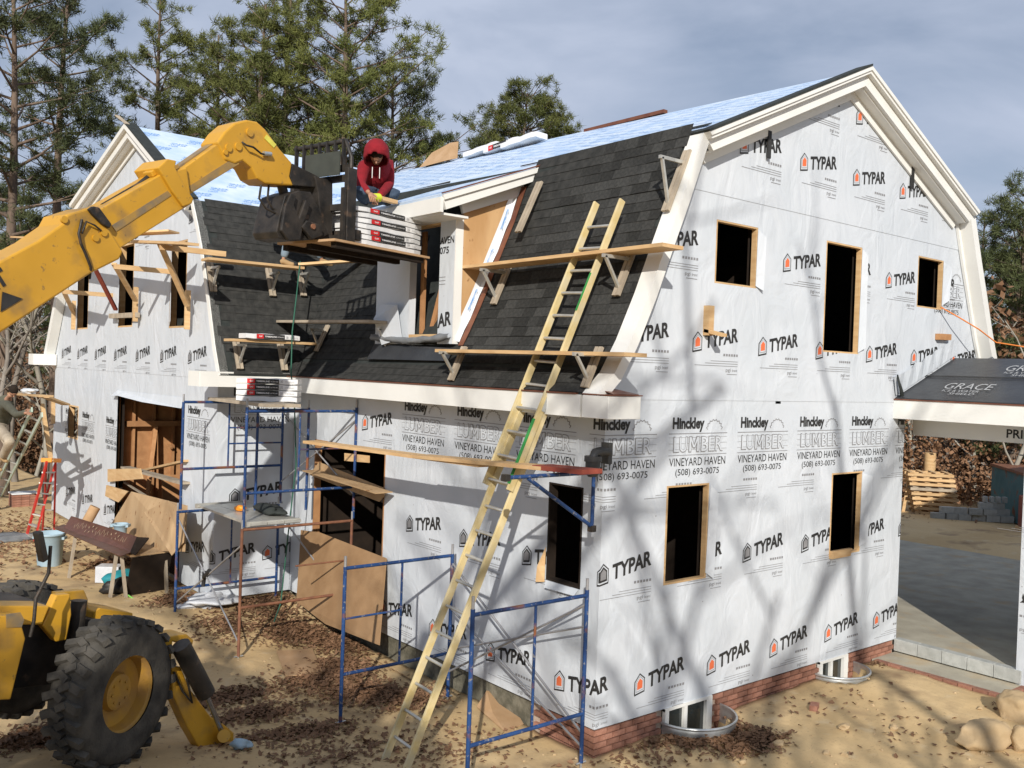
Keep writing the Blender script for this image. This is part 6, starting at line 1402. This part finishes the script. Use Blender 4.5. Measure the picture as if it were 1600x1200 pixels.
# bare deciduous trees ------------------------------------------------------
def bare(base, h, label, seed, m='twig', group='bare trees in the woods', r0=None, levels=3, leaves=False, lean=.0, spread=.55):
    base = Vector(base); r = random.Random(seed); t = thing('bare_tree', label, 'bare tree', base, group) ; q = MB(); tips = []
    def grow(p, d, L, rad, lv):
        pts = [p]; n = 4
        for i in range(n):
            d = (d + Vector((r.uniform(-.22, .22), r.uniform(-.22, .22), r.uniform(-.05, .12)))).normalized(); p = p + d * (L / n); pts.append(p)
        q.path(pts, rad, 6 if lv == 0 else 4, 0, rad * (.5 if lv < levels else .3)); tips.append(p)
        if lv >= levels: return
        for k in range(3 if lv else 7):
            f = r.uniform(.35, 1) if lv else .32 + .68 * k / 6; s = pts[min(n - 1, int(f * n))].lerp(pts[min(n, int(f * n) + 1)], f * n % 1 if f < 1 else 0)
            a = r.uniform(0, 6.28); nd = (d * .6 + Vector((math.cos(a), math.sin(a), r.uniform(.0, .6))) * spread * 1.5).normalized(); grow(s, nd, L * r.uniform(.35, .6), rad * .45, lv + 1)
    grow(base - Vector((0, 0, .2)), Vector((lean, 0, 1)).normalized(), h * .85, r0 or h * .014, 0)
    q.build('trunk', M[m], t)
    if leaves:
        vs, fs = [], []; rn = np.random.default_rng(seed)
        for p in tips:
            for _ in range(6):
                c = np.array(p) + rn.normal(0, .25, 3); a, b_ = rn.normal(0, .07, (2, 3)); b = len(vs); vs += [tuple(c - a), tuple(c + b_), tuple(c + a), tuple(c - b_)]; fs.append((b, b + 1, b + 2, b + 3))
        q = MB(); q.v = vs; q.f = fs; q.mi = [0] * len(fs); q.smooth = [False] * len(fs); q.build('foliage', M['leaf'], t)
    return t
def btree(px, depth, h, label, seed, **k):
    d = ray(px, 560); p = CAM + d * (depth / d.dot(FW)); return bare((p.x, p.y, gz(p.x, p.y)), h, label, seed, **k)
for k, (px, dp, h, lab) in enumerate(((75, 27, 7.5, 'pale barked bare tree in front of the tall left pine trunk'), (30, 30, 8, 'bare grey tree behind the worker in the olive jacket'), (55, 34, 6, 'thin bare tree deep in the left woods'), (-10, 24, 7, 'bare tree cut by the left edge'), (110, 36, 6.5, 'bare tree beside the left rake of the wing'), (5, 38, 9, 'tall bare tree far back at the left edge'), (92, 30, 5, 'short bare sapling by the wing corner'), (42, 42, 8, 'far bare tree between the two pines at left'))):
    btree(px, dp, h, lab, 50 + k, m='greybark' if k % 2 == 0 else 'twig')
rl = ('leftmost pale trunk seen under the breezeway roof', 'second pale trunk under the breezeway roof, slightly bent', 'third bare tree under the breezeway roof', 'thicker bare tree above the concrete blocks', 'bare tree left of the teal container', 'bare tree standing over the teal container', 'bare tree far back above the pallets', 'slim bare tree behind the block pile', 'pale bare branches showing right of the gable')
for k, (px, dp, h) in enumerate(((1425, 36, 6), (1475, 38, 7), (1497, 37, 6.5), (1532, 36, 7), (1552, 40, 6), (1580, 38, 6.5), (1448, 44, 7), (1515, 46, 7), (1572, 32, 6.8))):
    btree(px, dp, h, rl[k], 70 + k, m='greybark' if k in (0, 1, 3, 8) else 'twig', leaves=k > 1, group='bare trees at the right')
# undergrowth --------------------------------------------------------------
def thicket(name, label, path, z0, z1, depth, n, mt, size, seed):
    rn = np.random.default_rng(seed); V = []; F = []
    P = np.array(path); L = len(P) - 1
    f = rn.uniform(0, L, n); i = np.minimum(f.astype(int), L - 1); fr = (f - i)[:, None]; base = P[i] * (1 - fr) + P[i + 1] * fr
    h = rn.beta(1.1, 1.9, n); wav = .75 + .35 * np.sin(f * 5) + .2 * np.sin(f * 13)
    c = np.stack([base[:, 0] + rn.uniform(-depth, depth, n), base[:, 1] + rn.uniform(-depth, depth, n), z0 + (z1 - z0) * h * wav], 1)
    c += rn.normal(0, .25, (n, 3)) * (rn.random((n, 1)) < .5)
    a = rn.normal(0, 1, (n, 3)); a /= np.linalg.norm(a, axis=1)[:, None]; b = np.cross(a, rn.normal(0, 1, (n, 3))); b /= np.linalg.norm(b, axis=1)[:, None]; s = size * rn.uniform(.5, 1.2, (n, 1))
    V = np.stack([c - a * s, c + b * s * .6, c + a * s, c - b * s * .6], 1).reshape(-1, 3).astype(np.float32); m = len(V)
    me = bpy.data.meshes.new(name); me.vertices.add(m); me.vertices.foreach_set('co', V.ravel()); me.loops.add(m); me.loops.foreach_set('vertex_index', np.arange(m, dtype=np.int32))
    me.polygons.add(n); me.polygons.foreach_set('loop_start', np.arange(0, m, 4, dtype=np.int32)); me.polygons.foreach_set('loop_total', np.full(n, 4, dtype=np.int32)); me.materials.append(M[mt]); me.update(calc_edges=True)
    o = bpy.data.objects.new(name, me); COL.objects.link(o); return tag(o, label, 'undergrowth', kind='stuff')
def pd(px, dp): d = ray(px, 560); p = CAM + d * (dp / d.dot(FW)); return (p.x, p.y)
thicket('undergrowth', 'rusty brown oak scrub beyond the breezeway', [pd(1380, 37), pd(1450, 37), pd(1520, 36), pd(1600, 37), pd(1700, 38)], -.3, 3.2, 2.5, 15000, 'leaf', .10, 1)
thicket('undergrowth', 'grey brush and twigs among the oak scrub at right', [pd(1380, 39), pd(1450, 39), pd(1520, 38), pd(1600, 39), pd(1700, 40)], -.3, 3.8, 2.5, 9000, 'twig', .11, 11)
thicket('undergrowth', 'dark green scrub among the oak at right', [pd(1380, 41), pd(1450, 41), pd(1520, 40), pd(1600, 41), pd(1700, 42)], -.3, 4.2, 2.5, 9000, 'needle2', .14, 12)
thicket('undergrowth', 'darker brown woods behind the scrub', [pd(1340, 50), pd(1450, 50), pd(1600, 52), pd(1750, 54)], -.3, 6.5, 3.5, 26000, 'leaf2', .16, 2)
thicket('undergrowth', 'grey brown brush behind the wing at left', [pd(-120, 34), pd(-40, 36), pd(60, 38), pd(160, 40)], -.3, 4.2, 3, 20000, 'leaf', .11, 3)
thicket('undergrowth', 'dark woods far behind at left', [pd(-160, 56), pd(0, 58), pd(150, 60), pd(330, 62)], -.3, 9.5, 4, 30000, 'needle2', .24, 4)
thicket('undergrowth', 'grey twig mass behind the left trunks', [pd(-160, 50), pd(0, 50), pd(200, 52)], -.3, 8, 3, 16000, 'twig', .13, 5)
thicket('undergrowth', 'dark evergreen mass at the right', [pd(1480, 60), pd(1600, 60), pd(1760, 60)], -.3, 10, 3, 22000, 'needle2', .24, 6)
# trees on the sunny side, behind the viewpoint, whose shade falls on the walls and the yard
def back(tx, ty, dist, h, seed, lab, kind='bare', **k):
    x = tx - math.cos(SUN_AZ) * dist; y = ty - math.sin(SUN_AZ) * dist
    if kind == 'bare': bare((x, y, gz(x, y)), h, lab, seed, m='greybark', group='trees on the sunny side of the yard', **k)
    else: pine((x, y, gz(x, y)), h, k.get('crown_r', 2.4), .5, lab, seed, group='trees on the sunny side of the yard', clumps=40)
back(4.1, 0, 22, 13.5, 101, 'forked bare tree shading the gable wall', r0=.27)
back(.9, 0, 26, 14.5, 102, 'bare tree shading the near corner of the house', r0=.2)
back(0, 2.9, 25, 16, 103, 'bare tree shading the middle of the long facade', r0=.2)
back(-2.5, 3.5, 19, 13, 104, 'bare tree shading the sand by the scaffold', r0=.24)
back(-3.2, 6.5, 24, 14, 105, 'bare tree shading the yard left of the scaffold', r0=.2)
back(2.6, -1.2, 15, 9, 108, 'low bare tree shading the sand before the gable', r0=.2)
back(-1.42, 16.0, 30, 9.5, 106, 'pine shading the lower left wing wall', 'pine', crown_r=1.5)
back(-2.8, 2.6, 13, 6.4, 112, 'added young pine shading the ground between telehandler and ladder', 'pine', crown_r=1.7)  # this and the next young pines: out of view, added to deepen foreground shade
back(-6.0, 3.2, 14, 6.6, 113, 'added young pine shading the yard left of the telehandler', 'pine', crown_r=1.6)
back(-5.2, 1.0, 12, 6.6, 109, 'added young pine shading the front of the telehandler', 'pine', crown_r=1.7)
back(-2.2, 1.6, 12.5, 6.2, 110, 'added young pine shading the sand around the front scaffold', 'pine', crown_r=1.3)
back(-3.4, 4.4, 15, 6.8, 111, 'added young pine shading the leaves before the left scaffold', 'pine', crown_r=1.4)
